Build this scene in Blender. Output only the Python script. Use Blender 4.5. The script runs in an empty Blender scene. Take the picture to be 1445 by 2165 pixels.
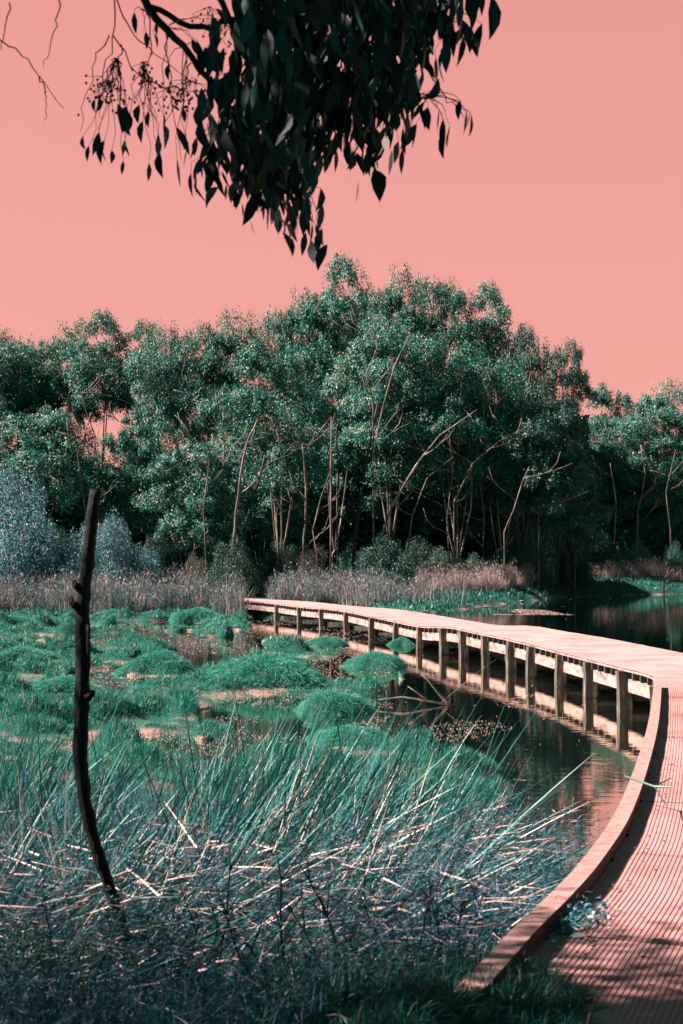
import bpy, math, random
import numpy as np
from mathutils import Vector
R = math.radians
scene = bpy.context.scene
COL = scene.collection
random.seed(7)
rng = np.random.default_rng(11)

# ------------------------------------------------------------ camera
CAMZ, F, HOR = 2.2, 3007.0, 1195.0
cam = bpy.data.cameras.new('camera'); camo = bpy.data.objects.new('camera', cam); COL.objects.link(camo)
cam.sensor_fit = 'VERTICAL'; cam.sensor_height = 36; cam.lens = 50
cam.clip_start = 0.1; cam.clip_end = 3000
cam.dof.use_dof = True; cam.dof.focus_distance = 24; cam.dof.aperture_fstop = 6.3
camo.location = (0, 0, CAMZ); camo.rotation_euler = (R(90 + 2.14), 0, 0)
scene.camera = camo
# ------------------------------------------------------------ light
SUN = Vector((-0.80, 0.03, 0.76)).normalized()
el = math.asin(SUN.z); az = math.atan2(SUN.x, SUN.y)
w = bpy.data.worlds.new("World"); scene.world = w; w.use_nodes = True
nt = w.node_tree; N = nt.nodes; L = nt.links
bg = N['Background']
sky = N.new('ShaderNodeTexSky'); sky.sky_type = 'NISHITA'; sky.sun_disc = False
sky.sun_elevation = el; sky.sun_rotation = az; sky.dust_density = 2.0
bw = N.new('ShaderNodeRGBToBW'); L.new(sky.outputs[0], bw.inputs[0])
pw = N.new('ShaderNodeMath'); pw.operation = 'POWER'; pw.inputs[1].default_value = 0.12; L.new(bw.outputs[0], pw.inputs[0])
tc = N.new('ShaderNodeTexCoord'); sp = N.new('ShaderNodeSeparateXYZ'); L.new(tc.outputs['Generated'], sp.inputs[0])
rp = N.new('ShaderNodeValToRGB'); L.new(sp.outputs[2], rp.inputs[0])
cr = rp.color_ramp
cr.elements[0].position = 0.0; cr.elements[0].color = (0.93, 0.43, 0.33, 1)
cr.elements[1].position = 1.0; cr.elements[1].color = (0.005, 0.22, 0.23, 1)
for p, c in ((0.10, (0.92, 0.405, 0.35)), (0.25, (0.91, 0.385, 0.355)), (0.37, (0.89, 0.355, 0.33)), (0.46, (0.08, 0.17, 0.175))):
    e = cr.elements.new(p); e.color = (*c, 1)
mx = N.new('ShaderNodeVectorMath'); mx.operation = 'SCALE'; L.new(rp.outputs[0], mx.inputs[0]); L.new(pw.outputs[0], mx.inputs['Scale'])
m2 = N.new('ShaderNodeVectorMath'); m2.operation = 'SCALE'; L.new(mx.outputs[0], m2.inputs[0]); m2.inputs['Scale'].default_value = 6.2
# the half of the sky behind the camera is dark teal
mr = N.new('ShaderNodeMapRange'); mr.inputs['From Min'].default_value = -0.35; mr.inputs['From Max'].default_value = 0.45; mr.interpolation_type = 'SMOOTHSTEP'
L.new(sp.outputs[1], mr.inputs['Value'])
mxc = N.new('ShaderNodeMix'); mxc.data_type = 'RGBA'; L.new(mr.outputs[0], mxc.inputs[0]); mxc.inputs[6].default_value = (0.03, 1.0, 1.05, 1); L.new(m2.outputs[0], mxc.inputs[7])
L.new(mxc.outputs[2], bg.inputs[0]); bg.inputs[1].default_value = 0.0305
sun = bpy.data.lights.new('sun', 'SUN'); sun.energy = 5.0; sun.angle = R(0.5); sun.color = (1.0, 0.80, 0.73)
suno = bpy.data.objects.new('sun', sun); COL.objects.link(suno)
suno.rotation_euler = SUN.to_track_quat('Z', 'Y').to_euler(); suno.location = (-20, 0, 30)
scene.view_settings.view_transform = 'Standard'; scene.view_settings.look = 'None'
scene.view_settings.exposure = 2.15; scene.view_settings.gamma = 1
scene.cycles.max_bounces = 5; scene.cycles.diffuse_bounces = 2; scene.cycles.glossy_bounces = 3
scene.cycles.transmission_bounces = 3; scene.cycles.transparent_max_bounces = 4

# ------------------------------------------------------------ helpers
def tag(o, label=None, cat=None, group=None, kind=None):
    if label: o['label'] = label
    if cat: o['category'] = cat
    if group: o['group'] = group
    if kind: o['kind'] = kind
    return o
def empty(name, loc=(0, 0, 0), rz=0):
    o = bpy.data.objects.new(name, None); o.empty_display_size = 0.2; COL.objects.link(o)
    o.location = loc; o.rotation_euler.z = rz
    return o
def link(name, me, parent=None, loc=(0, 0, 0)):
    o = bpy.data.objects.new(name, me); COL.objects.link(o); o.location = loc
    if parent: o.parent = parent
    return o
def copy_tree(o, parent=None):
    c = o.copy(); COL.objects.link(c)
    if parent: c.parent = parent
    for ch in o.children: copy_tree(ch, c)
    return c
def mesh_np(name, V, Fc, mat, smooth=False):
    """V (n,3); Fc list of (m,k) int arrays"""
    me = bpy.data.meshes.new(name)
    V = np.asarray(V, np.float32)
    me.vertices.add(len(V)); me.vertices.foreach_set('co', V.ravel())
    if not isinstance(Fc, list): Fc = [Fc]
    Fc = [np.asarray(f, np.int32) for f in Fc if len(f)]
    loops = np.concatenate([f.ravel() for f in Fc])
    tot = np.concatenate([np.full(len(f), f.shape[1], np.int32) for f in Fc])
    st = np.concatenate(([0], np.cumsum(tot)[:-1])).astype(np.int32)
    me.loops.add(len(loops)); me.loops.foreach_set('vertex_index', loops)
    me.polygons.add(len(tot)); me.polygons.foreach_set('loop_start', st); me.polygons.foreach_set('loop_total', tot)
    me.polygons.foreach_set('use_smooth', np.full(len(tot), bool(smooth)))
    me.update(calc_edges=True); me.validate()
    me.materials.append(mat)
    return me
class MB:
    """mesh builder: tubes, boxes, quads collected in one mesh"""
    def __init__(s): s.V = []; s.Q = []; s.T = []; s.n = 0
    def add(s, V, Q=None, T=None):
        V = np.asarray(V, float); s.V.append(V)
        if Q is not None and len(Q): s.Q.append(np.asarray(Q) + s.n)
        if T is not None and len(T): s.T.append(np.asarray(T) + s.n)
        s.n += len(V)
    def tube(s, P, rad, k=6, cap=True):
        P = np.asarray(P, float); n = len(P); rad = np.broadcast_to(rad, n)
        T = np.gradient(P, axis=0); T /= np.linalg.norm(T, axis=1)[:, None] + 1e-9
        ref = np.array([0.3, 1, 0.2]) if abs(T[0][2]) > .5 else np.array([0, 0, 1.])
        A = np.cross(T, ref); A /= np.linalg.norm(A, axis=1)[:, None] + 1e-9
        B = np.cross(T, A)
        a = np.arange(k) * 2 * np.pi / k
        V = P[:, None] + rad[:, None, None] * (A[:, None] * np.cos(a)[None, :, None] + B[:, None] * np.sin(a)[None, :, None])
        V = V.reshape(-1, 3)
        i = np.arange(n - 1)[:, None] * k; j = np.arange(k)[None]
        Q = np.stack([i + j, i + (j + 1) % k, i + k + (j + 1) % k, i + k + j], -1).reshape(-1, 4)
        Tt = None
        if cap:
            V = np.vstack([V, P[-1], P[0]]); e = (n - 1) * k; jj = np.arange(k)
            Tt = np.vstack([np.stack([e + jj, e + (jj + 1) % k, np.full(k, n * k)], -1), np.stack([(jj + 1) % k, jj, np.full(k, n * k + 1)], -1)])
        s.add(V, Q, Tt)
    def box(s, c, ax, ay, az):
        """centre + three half-axis vectors"""
        c, ax, ay, az = map(lambda v: np.asarray(v, float), (c, ax, ay, az))
        V = [c + i * ax + j * ay + k * az for k in (-1, 1) for j in (-1, 1) for i in (-1, 1)]
        s.add(V, [[0, 2, 3, 1], [4, 5, 7, 6], [0, 1, 5, 4], [2, 6, 7, 3], [0, 4, 6, 2], [1, 3, 7, 5]])
    def mesh(s, name, mat, smooth=False):
        F = []
        if s.Q: F.append(np.concatenate(s.Q))
        if s.T: F.append(np.concatenate(s.T))
        return mesh_np(name, np.concatenate(s.V), F, mat, smooth)
def at(px, py, z=0.0):
    """photo pixel on the level plane z -> world x, y"""
    D = F * (CAMZ - z) / (py - HOR)
    return ((px - 722.5) / F * D, D)
def unit(v): return v / (np.linalg.norm(v, axis=-1, keepdims=True) + 1e-9)

def blades(base, tip_dir, length, width, droop=0.3, segs=2, bias=None):
    """tapering blades: base (n,3), tip_dir (n,3) unit, droop bends the tip down"""
    n = len(base); length = np.broadcast_to(length, n); width = np.broadcast_to(width, n); droop = np.broadcast_to(droop, n)
    side = np.cross(tip_dir, rng.normal(size=(n, 3))); side = unit(side)
    V = []
    for k in range(segs + 1):
        t = k / segs
        c = base + tip_dir * (length * t)[:, None]; c = c - np.array([0, 0, 1.]) * (droop * length * t * t)[:, None]
        wd = width * (1 - t) ** 0.6 * 0.5
        if k < segs: V += [c - side * wd[:, None], c + side * wd[:, None]]
        else: V += [c]
    V = np.stack(V, 1); m = V.shape[1]; o = (np.arange(n) * m)[:, None]
    Q = [o + np.array([[2 * k, 2 * k + 1, 2 * k + 3, 2 * k + 2]]) for k in range(segs - 1)]
    Tt = o + np.array([[m - 3, m - 2, m - 1]])
    return V.reshape(-1, 3), [np.concatenate(Q) if Q else np.zeros((0, 4), int), Tt]
def leafcards(c, axis, length, width, nrm=None):
    """rhombic leaves"""
    n = len(c); length = np.broadcast_to(length, n)[:, None]; width = np.broadcast_to(width, n)[:, None]
    side = unit(np.cross(axis, rng.normal(size=(n, 3)) if nrm is None else nrm))
    fold = unit(np.cross(axis, side)) * width * 0.18
    V = np.stack([c - axis * length * .5, c + side * width * .5 + axis * length * -.08 + fold, c + axis * length * .5, c - side * width * .5 + axis * length * -.08 + fold], 1)
    o = (np.arange(n) * 4)[:, None]
    return V.reshape(-1, 3), [o + np.array([[0, 1, 2, 3]])]

# ------------------------------------------------------------ materials
def new_mat(name):
    m = bpy.data.materials.new(name); m.use_nodes = True
    return m, m.node_tree.nodes, m.node_tree.links, m.node_tree.nodes['Principled BSDF']
ALB = 0.5
def ramp(N, stops, interp='LINEAR'):
    stops = [(p, tuple(ALB * q for q in c)) for p, c in stops]
    r = N.new('ShaderNodeValToRGB'); e = r.color_ramp.elements
    e[0].position = stops[0][0]; e[0].color = (*stops[0][1], 1)
    e[1].position = stops[-1][0]; e[1].color = (*stops[-1][1], 1)
    for p, c in stops[1:-1]:
        x = e.new(p); x.color = (*c, 1)
    r.color_ramp.interpolation = interp
    return r
def mat_leaf(name, stops, rough=0.45, spec=0.5, trans=0.25, tcol=None):
    m, N, L, b = new_mat(name)
    g = N.new('ShaderNodeNewGeometry'); r = ramp(N, stops); L.new(g.outputs['Random Per Island'], r.inputs[0])
    L.new(r.outputs[0], b.inputs['Base Color'])
    b.inputs['Roughness'].default_value = rough; b.inputs['Specular IOR Level'].default_value = spec
    if trans > 0:
        t = N.new('ShaderNodeBsdfTranslucent'); mxs = N.new('ShaderNodeMixShader'); mxs.inputs[0].default_value = trans
        L.new(r.outputs[0], t.inputs[0]); L.new(b.outputs[0], mxs.inputs[1]); L.new(t.outputs[0], mxs.inputs[2])
        L.new(mxs.outputs[0], N['Material Output'].inputs[0])
    return m
def mat_noise(name, stops, scale=5, rough=0.8, bump=0.3, bscale=None, stretch=(1, 1, 1), spec=0.3, detail=6, dist=0.02):
    m, N, L, b = new_mat(name)
    tcn = N.new('ShaderNodeTexCoord'); mp = N.new('ShaderNodeMapping'); mp.inputs['Scale'].default_value = stretch
    L.new(tcn.outputs['Object'], mp.inputs[0])
    n1 = N.new('ShaderNodeTexNoise'); n1.inputs['Scale'].default_value = scale; n1.inputs['Detail'].default_value = detail
    L.new(mp.outputs[0], n1.inputs[0])
    r = ramp(N, stops); L.new(n1.outputs[0], r.inputs[0]); L.new(r.outputs[0], b.inputs['Base Color'])
    b.inputs['Roughness'].default_value = rough; b.inputs['Specular IOR Level'].default_value = spec
    if bump:
        n2 = N.new('ShaderNodeTexNoise'); n2.inputs['Scale'].default_value = bscale or scale * 4; n2.inputs['Detail'].default_value = 5
        L.new(mp.outputs[0], n2.inputs[0]); bp = N.new('ShaderNodeBump'); bp.inputs['Strength'].default_value = bump; bp.inputs['Distance'].default_value = dist
        L.new(n2.outputs[0], bp.inputs['Height']); L.new(bp.outputs[0], b.inputs['Normal'])
    return m
STRAW = (0.62, 0.40, 0.36)
M = {}
ALB = .8
M['gum'] = mat_leaf('gum_leaf', [(0, (0.003, .07, .052)), (.5, (.006, .15, .105)), (.82, (.012, .22, .16)), (.92, (.12, .25, .17)), (1, (.55, .40, .28))], rough=.5, spec=.3, trans=.2)  # pale end of the ramp paints sun highlights on some leaves
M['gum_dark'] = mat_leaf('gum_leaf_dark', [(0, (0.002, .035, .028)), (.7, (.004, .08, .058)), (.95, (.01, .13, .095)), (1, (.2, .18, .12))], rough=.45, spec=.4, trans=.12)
M['gum_pale'] = mat_leaf('gum_leaf_pale', [(0, (0.003, .09, .07)), (.5, (.004, .18, .135)), (.8, (.02, .25, .18)), (.9, (.28, .33, .24)), (1, (.66, .45, .36))], rough=.5, spec=.3, trans=.15)  # larger pale share of leaves, sunlight on the crowns put into the colour
ALB = 0.5
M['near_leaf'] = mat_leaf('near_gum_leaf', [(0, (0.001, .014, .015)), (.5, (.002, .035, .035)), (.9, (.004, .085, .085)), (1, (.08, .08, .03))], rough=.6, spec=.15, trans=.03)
ALB = .95
M['blue'] = mat_leaf('saltbush_leaf', [(0, (0.01, .11, .12)), (.5, (.04, .20, .235)), (.8, (.13, .28, .33)), (1, (.6, .5, .53))], rough=.6, spec=.3, trans=.2)
ALB = .6
M['bush'] = mat_leaf('bush_leaf', [(0, (0.006, .07, .05)), (.6, (.014, .13, .09)), (.93, (.06, .17, .11)), (1, (.35, .28, .2))], rough=.5, spec=.5, trans=.15)
M['drybush'] = mat_leaf('dry_bush_leaf', [(0, (0.03, .09, .07)), (.5, (.12, .14, .11)), (1, (.45, .28, .24))], rough=.6, spec=.3, trans=.2)
ALB = .68
M['grass'] = mat_leaf('marsh_grass_blade', [(0, (0.001, .11, .08)), (.45, (.003, .23, .165)), (.84, (.012, .33, .245)), (.92, (.20, .36, .28)), (1, (.70, .46, .40))], rough=.5, spec=.4, trans=.3)
M['tussock'] = mat_leaf('tussock_blade', [(0, (0.002, .16, .12)), (.5, (.008, .34, .26)), (.85, (.06, .50, .38)), (1, (.55, .55, .45))], rough=.5, spec=.4, trans=.3)
ALB = .6
M['under'] = mat_leaf('undergrowth_blade', [(0, (0.001, .06, .05)), (.5, (.002, .15, .115)), (.84, (.006, .25, .19)), (.94, (.08, .22, .21)), (1, (.60, .42, .40))], rough=.5, spec=.4, trans=.25)
ALB = .8
M['twig'] = mat_leaf('dry_twig', [(0, (0.002, .05, .07)), (.5, (.01, .12, .165)), (.78, (.05, .16, .25)), (.92, (.26, .24, .38)), (1, (.62, .42, .48))], rough=.7, spec=.2, trans=.1)
M['rush'] = mat_leaf('rush_stem', [(0, (0.001, .05, .045)), (.45, (.003, .15, .125)), (.70, (.012, .19, .21)), (.85, (.04, .26, .21)), (.93, (.42, .37, .31)), (1, (.80, .58, .52))], rough=.45, spec=.4, trans=.1)
M['stalk'] = mat_leaf('fallen_stalk', [(0, (0.03, .12, .14)), (.3, (.35, .32, .34)), (.6, (.78, .55, .50)), (1, (.95, .68, .60))], rough=.6, spec=.3, trans=.1)
M['reed'] = mat_leaf('reed_blade', [(0, (0.003, .06, .055)), (.45, (.02, .14, .135)), (.65, (.15, .18, .20)), (1, (.66, .44, .45))], rough=.6, spec=.3, trans=.2)
ALB = .55
M['reed_lightened'] = mat_leaf('lightened_reed_blade', [(0, (0.05, .14, .13)), (.4, (.4, .34, .35)), (1, (1.0, .72, .70))], rough=.6, spec=.3, trans=.35)  # lighter copy of the reed colour, brightness painted in to offset the bank's shade
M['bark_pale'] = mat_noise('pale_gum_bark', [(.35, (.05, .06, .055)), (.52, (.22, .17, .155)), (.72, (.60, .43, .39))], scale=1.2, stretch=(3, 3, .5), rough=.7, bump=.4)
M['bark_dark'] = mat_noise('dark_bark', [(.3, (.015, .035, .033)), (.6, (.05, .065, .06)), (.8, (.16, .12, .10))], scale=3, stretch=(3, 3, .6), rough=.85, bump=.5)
ALB = .45
M['snag'] = mat_noise('snag_bark', [(.3, (.004, .010, .011)), (.6, (.012, .018, .018)), (.85, (.05, .035, .028))], scale=14, stretch=(3, 3, .5), rough=.8, bump=.7, bscale=50, spec=.2)
M['timber'] = mat_noise('weathered_timber', [(.3, (.12, .09, .085)), (.5, (.42, .29, .27)), (.75, (.60, .42, .40))], scale=3, stretch=(1, 1, 3), rough=.8, bump=.3, bscale=20)
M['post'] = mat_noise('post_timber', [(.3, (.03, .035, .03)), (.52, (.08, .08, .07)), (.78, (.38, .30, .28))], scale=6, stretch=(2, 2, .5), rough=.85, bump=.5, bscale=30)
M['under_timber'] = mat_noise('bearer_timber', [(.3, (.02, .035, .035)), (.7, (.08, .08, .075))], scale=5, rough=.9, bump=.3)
M['kerb_rust'] = mat_noise('kerb_timber', [(.3, (.40, .22, .19)), (.5, (.56, .33, .31)), (.72, (.64, .41, .39))], scale=14, rough=.8, bump=.25, bscale=90, dist=.003)

# deck with fine cross slots
m, N_, L_, b_ = new_mat('ribbed_deck_panel')
tcn = N_.new('ShaderNodeTexCoord')
n1 = N_.new('ShaderNodeTexNoise'); n1.inputs['Scale'].default_value = 1.1; n1.inputs['Detail'].default_value = 9; n1.inputs['Roughness'].default_value = .7
L_.new(tcn.outputs['Object'], n1.inputs[0])
r1 = ramp(N_, [(.25, (.30, .16, .145)), (.42, (.52, .285, .275)), (.55, (.66, .37, .36)), (.8, (.74, .44, .43))]); L_.new(n1.outputs[0], r1.inputs[0])
wv = N_.new('ShaderNodeTexWave'); wv.wave_type = 'BANDS'; wv.bands_direction = 'Y'; wv.inputs['Scale'].default_value = 7; wv.inputs['Distortion'].default_value = 0.4
uvn = N_.new('ShaderNodeUVMap'); L_.new(uvn.outputs[0], wv.inputs[0])
n3 = N_.new('ShaderNodeTexNoise'); n3.inputs['Scale'].default_value = 60; n3.inputs['Detail'].default_value = 3; L_.new(tcn.outputs['Object'], n3.inputs[0])
ad = N_.new('ShaderNodeMath'); ad.operation = 'MULTIPLY_ADD'; L_.new(wv.outputs['Fac'], ad.inputs[0]); ad.inputs[1].default_value = .35; L_.new(n3.outputs[0], ad.inputs[2])
bp = N_.new('ShaderNodeBump'); bp.inputs['Strength'].default_value = .45; bp.inputs['Distance'].default_value = .01; L_.new(ad.outputs[0], bp.inputs['Height'])
L_.new(bp.outputs[0], b_.inputs['Normal']); L_.new(r1.outputs[0], b_.inputs['Base Color']); b_.inputs['Roughness'].default_value = .8; b_.inputs['Specular IOR Level'].default_value = .25
M['deck'] = m
M['kerb_side_shade'] = mat_noise('kerb_side_shaded_timber', [(.3, (.02, .022, .018)), (.6, (.03, .02, .015)), (.85, (.10, .045, .025))], scale=9, rough=.85, bump=.3, bscale=60, stretch=(1, 1, 6), dist=.004)  # dark tone has the shade of the kerb's side faces painted in
# water
m, N_, L_, b_ = new_mat('pond_water')
b_.inputs['Base Color'].default_value = (.001, .006, .006, 1); b_.inputs['Roughness'].default_value = .03; b_.inputs['IOR'].default_value = 2.8
tcn = N_.new('ShaderNodeTexCoord'); mp = N_.new('ShaderNodeMapping'); mp.inputs['Scale'].default_value = (1.0, 2.2, 1); L_.new(tcn.outputs['Object'], mp.inputs[0])
n1 = N_.new('ShaderNodeTexNoise'); n1.inputs['Scale'].default_value = 2.2; n1.inputs['Detail'].default_value = 3; L_.new(mp.outputs[0], n1.inputs[0])
bp = N_.new('ShaderNodeBump'); bp.inputs['Strength'].default_value = .05; bp.inputs['Distance'].default_value = .03; L_.new(n1.outputs[0], bp.inputs['Height']); L_.new(bp.outputs[0], b_.inputs['Normal'])
gl = N_.new('ShaderNodeBsdfGlossy'); gl.inputs['Color'].default_value = (1, .95, .84, 1); gl.inputs['Roughness'].default_value = .03; L_.new(bp.outputs[0], gl.inputs['Normal'])
mxs = N_.new('ShaderNodeMixShader'); mxs.inputs[0].default_value = .7; L_.new(b_.outputs[0], mxs.inputs[1]); L_.new(gl.outputs[0], mxs.inputs[2]); L_.new(mxs.outputs[0], N_['Material Output'].inputs[0])
M['water'] = m
# ground: mud + moss
m, N_, L_, b_ = new_mat('marsh_ground')
tcn = N_.new('ShaderNodeTexCoord')
n1 = N_.new('ShaderNodeTexNoise'); n1.inputs['Scale'].default_value = .55; n1.inputs['Detail'].default_value = 8; n1.inputs['Roughness'].default_value = .65; L_.new(tcn.outputs['Object'], n1.inputs[0])
r1 = ramp(N_, [(.38, (.002, .06, .045)), (.49, (.004, .13, .10)), (.54, (.20, .20, .17)), (.60, (.55, .34, .31))]); L_.new(n1.outputs[0], r1.inputs[0])
n2 = N_.new('ShaderNodeTexNoise'); n2.inputs['Scale'].default_value = 25; n2.inputs['Detail'].default_value = 5; L_.new(tcn.outputs['Object'], n2.inputs[0])
bp = N_.new('ShaderNodeBump'); bp.inputs['Strength'].default_value = .7; bp.inputs['Distance'].default_value = .04; L_.new(n2.outputs[0], bp.inputs['Height']); L_.new(bp.outputs[0], b_.inputs['Normal'])
sx = N_.new('ShaderNodeSeparateXYZ'); L_.new(tcn.outputs['Object'], sx.inputs[0])
mr = N_.new('ShaderNodeMapRange'); mr.inputs['From Min'].default_value = .045; mr.inputs['From Max'].default_value = .10; L_.new(sx.outputs[2], mr.inputs['Value'])
mc = N_.new('ShaderNodeMix'); mc.data_type = 'RGBA'; L_.new(mr.outputs[0], mc.inputs[0]); L_.new(r1.outputs[0], mc.inputs[6]); mc.inputs[7].default_value = (.003, .055, .042, 1)
L_.new(mc.outputs[2], b_.inputs['Base Color']); b_.inputs['Roughness'].default_value = .9; b_.inputs['Specular IOR Level'].default_value = .2
M['ground'] = m

# ------------------------------------------------------------ terrain
def poly(pts, z=0.0): return np.array([at(x, y, z) for x, y in pts])
PONDS = [
 poly([(540, 1300), (545, 1338), (600, 1366), (700, 1384), (850, 1396), (880, 1430), (815, 1470), (840, 1540), (900, 1585), (1010, 1600), (1080, 1615), (1095, 1670), (1110, 1740), (1150, 1800), (1190, 1850), (1260, 1885), (1600, 1840), (3200, 1600), (3400, 1255), (1445, 1255), (1180, 1262), (1000, 1284), (900, 1300), (700, 1284)]),
 poly([(375, 1352), (540, 1345), (560, 1372), (500, 1398), (400, 1425), (365, 1400)]),
 poly([(490, 1478), (620, 1470), (860, 1476), (860, 1590), (650, 1565), (480, 1512)]),
 poly([(280, 1318), (400, 1312), (430, 1330), (300, 1336)]),
 poly([(120, 1342), (380, 1336), (410, 1352), (300, 1366), (100, 1362)]),
 poly([(585, 1396), (725, 1390), (760, 1425), (690, 1438), (600, 1418)]),
 poly([(180, 1440), (290, 1432), (300, 1452), (190, 1462)]),
]
def sdist(P, pg):
    x, y = P[:, 0], P[:, 1]; n = len(pg); d = np.full(len(P), 1e9); ins = np.zeros(len(P), bool)
    for i in range(n):
        a, b = pg[i], pg[(i + 1) % n]; e = b - a
        t = np.clip(((x - a[0]) * e[0] + (y - a[1]) * e[1]) / (e @ e + 1e-9), 0, 1)
        d = np.minimum(d, np.hypot(x - a[0] - t * e[0], y - a[1] - t * e[1]))
        c = ((a[1] > y) != (b[1] > y)) & (x < (b[0] - a[0]) * (y - a[1]) / (b[1] - a[1] + 1e-12) + a[0])
        ins ^= c
    return np.where(ins, -d, d)
def nz(x, y, s, seed=0):
    r = np.random.default_rng(seed); v = 0
    for k in range(7):
        a = r.uniform(0, 6.28); f = (1 + .55 * k) / s; ph = r.uniform(0, 6.28, 2)
        v = v + np.sin((x * np.cos(a) + y * np.sin(a)) * f + ph[0] + 1.3 * np.sin((x * -np.sin(a) + y * np.cos(a)) * f * .7 + ph[1])) / (1 + .4 * k)
    return v / 2.6
def height(P):
    x, y = P[:, 0], P[:, 1]
    d = np.full(len(P), 1e9)
    for pg in PONDS: d = np.minimum(d, sdist(P, pg))
    d = d + .16 * nz(x, y, .6, 3) * np.clip(y / 20, .5, 2.5)
    near = np.clip((12 - y) / 7, 0, 1); near = near * near * (3 - 2 * near)
    far = np.clip((y - 60) / 50, 0, 1)
    mound = np.clip(nz(x, y, .7, 5) - .05, 0, 2) ** 1.1
    land = .04 + .38 * mound * np.clip((y - 7) / 6, .15, 1) * np.clip((80 - y) / 20, .2, 1) + .05 * nz(x, y, .3, 8) + near * .28 + far * 1.0 + np.clip((y - 118) / 40, 0, 1) * 6
    ch = np.clip(nz(x, y * .38, .8, 77) - .12, 0, 1) * np.clip((y - 13) / 6, 0, 1) * np.clip((58 - y) / 8, 0, 1)
    d = d - ch * 6; land = land - ch * .3
    t = np.clip(d / (.25 + .012 * y) , -1, 1) * .5 + .5
    return -.45 + (land + .45) * (t * t * (3 - 2 * t)) ** .8
# one sheet, finer near the camera
Dg = np.concatenate([np.linspace(-40, 2, 20, endpoint=False), np.geomspace(2, 70, 520), np.geomspace(71, 1500, 130)])
Ug = np.concatenate([-np.geomspace(6, .42, 30), np.linspace(-.4, .4, 420), np.geomspace(.42, 6, 30)])
DD, UU = np.meshgrid(Dg, Ug, indexing='ij'); XX = UU * np.maximum(np.abs(DD), 6)
P = np.stack([XX.ravel(), DD.ravel()], 1); Z = height(P)
nr, nc = DD.shape; i = (np.arange(nr - 1)[:, None] * nc + np.arange(nc - 1)[None]).reshape(-1)
tag(link('ground', mesh_np('ground', np.column_stack([P, Z]), np.stack([i, i + 1, i + nc + 1, i + nc], 1), M['ground'], True)), 'muddy marsh ground with pale patches round the pond', kind='structure')
tag(link('water', mesh_np('water', [(-900, -40, 0), (900, -40, 0), (900, 900, 0), (-900, 900, 0)], np.array([[0, 1, 2, 3]]), M['water'])), 'dark still pond water under the boardwalk', kind='structure')

# ------------------------------------------------------------ boardwalk
DZ = 0.65
ctrl = np.array([(-1.2, 1.6), (-.65, 2.8), (-.12, 3.9), (.14, 4.4), (.39, 4.87), (.53, 5.23), (.725, 5.77), (.98, 6.43), (1.25, 7.2), (1.65, 8.5), (2.22, 10.66), (3.0, 13.8), (3.92, 17.8), (4.30, 19.8), (4.25, 21.6), (3.97, 25.6), (3.55, 29.4), (2.95, 33), (2.10, 37), (1.0, 42.6), (-.55, 50.2), (-3.8, 60.5), (-6.5, 67)])
def catmull(C, n=14):
    C = np.vstack([2 * C[0] - C[1], C, 2 * C[-1] - C[-2]]); out = []
    for k in range(1, len(C) - 2):
        for t in np.linspace(0, 1, n, endpoint=False):
            p0, p1, p2, p3 = C[k - 1:k + 3]
            out.append(.5 * ((2 * p1) + (p2 - p0) * t + (2 * p0 - 5 * p1 + 4 * p2 - p3) * t * t + (3 * p1 - p0 - 3 * p2 + p3) * t ** 3))
    out.append(C[-2]); return np.array(out)
E = catmull(ctrl); S = np.concatenate(([0], np.cumsum(np.linalg.norm(np.diff(E, axis=0), axis=1))))
Tn = np.gradient(E, axis=0); Tn = unit(Tn)
# smooth the side direction so that the offset does not pinch at the bend
NR = np.stack([Tn[:, 1], -Tn[:, 0]], 1)
for _ in range(12): NR[1:-1] = (NR[:-2] + NR[1:-1] + NR[2:]) / 3
NR = unit(NR)
def zdeck(s):
    y = np.interp(s, S, E[:, 1])
    return DZ + .02 * np.sin(s * .45) + .05 * np.exp(-((y - 34.6) / 1.5) ** 2) + .03 * np.exp(-((y - 50) / 3) ** 2) - .02 * np.exp(-((y - 37.5) / 2) ** 2)
def edge(s, off=0.0, dz=0.0):
    return np.array([np.interp(s, S, E[:, 0]) + off * np.interp(s, S, NR[:, 0]), np.interp(s, S, E[:, 1]) + off * np.interp(s, S, NR[:, 1]), zdeck(s) + dz])
WID = 2.15
board = tag(empty('boardwalk', (2, 10, 0)), 'long pink ribbed boardwalk on timber posts curving across the pond', 'boardwalk')
def part(name, me, parent=board):
    o = link(name, me, parent)
    if parent is board: o.location = (-2, -10, 0)
    return o
# ribbed deck surface: rows along, ribs across
per = .0235; nrib = int((WID - .02) / per); us = []; hs = []
for k in range(nrib):
    u = .01 + k * per
    for du, h in ((0, 0), (.003, .0042), (.0165, .0042), (.0195, 0)): us.append(u + du); hs.append(h)
us = np.array([0.0] + us + [WID]); hs = np.array([0.0] + hs + [0.0])
ss = np.concatenate([np.arange(0, 24, .2), np.arange(24, S[-1], .5)])
rows = []; uv = []
for s in ss:
    p = edge(s); nx, ny = np.interp(s, S, NR[:, 0]), np.interp(s, S, NR[:, 1])
    rows.append(np.column_stack([p[0] + us * nx, p[1] + us * ny, p[2] + hs - .0042 + .003 * np.sin(s * 5 + us * 2)])); uv.append(np.column_stack([us, np.full(len(us), s)]))
V = np.concatenate(rows); nc = len(us)
i = (np.arange(len(ss) - 1)[:, None] * nc + np.arange(nc - 1)[None]).reshape(-1)
me = mesh_np('deck_surface', V, np.stack([i, i + 1, i + nc + 1, i + nc], 1)[:, ::-1], M['deck'])
me.flip_normals()
uvl = me.uv_layers.new(name='UVMap'); UV = np.concatenate(uv)
li = np.zeros(len(me.loops), np.int32); me.loops.foreach_get('vertex_index', li); uvl.data.foreach_set('uv', UV[li].astype(np.float32).ravel())
part('deck_surface', me)
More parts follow.
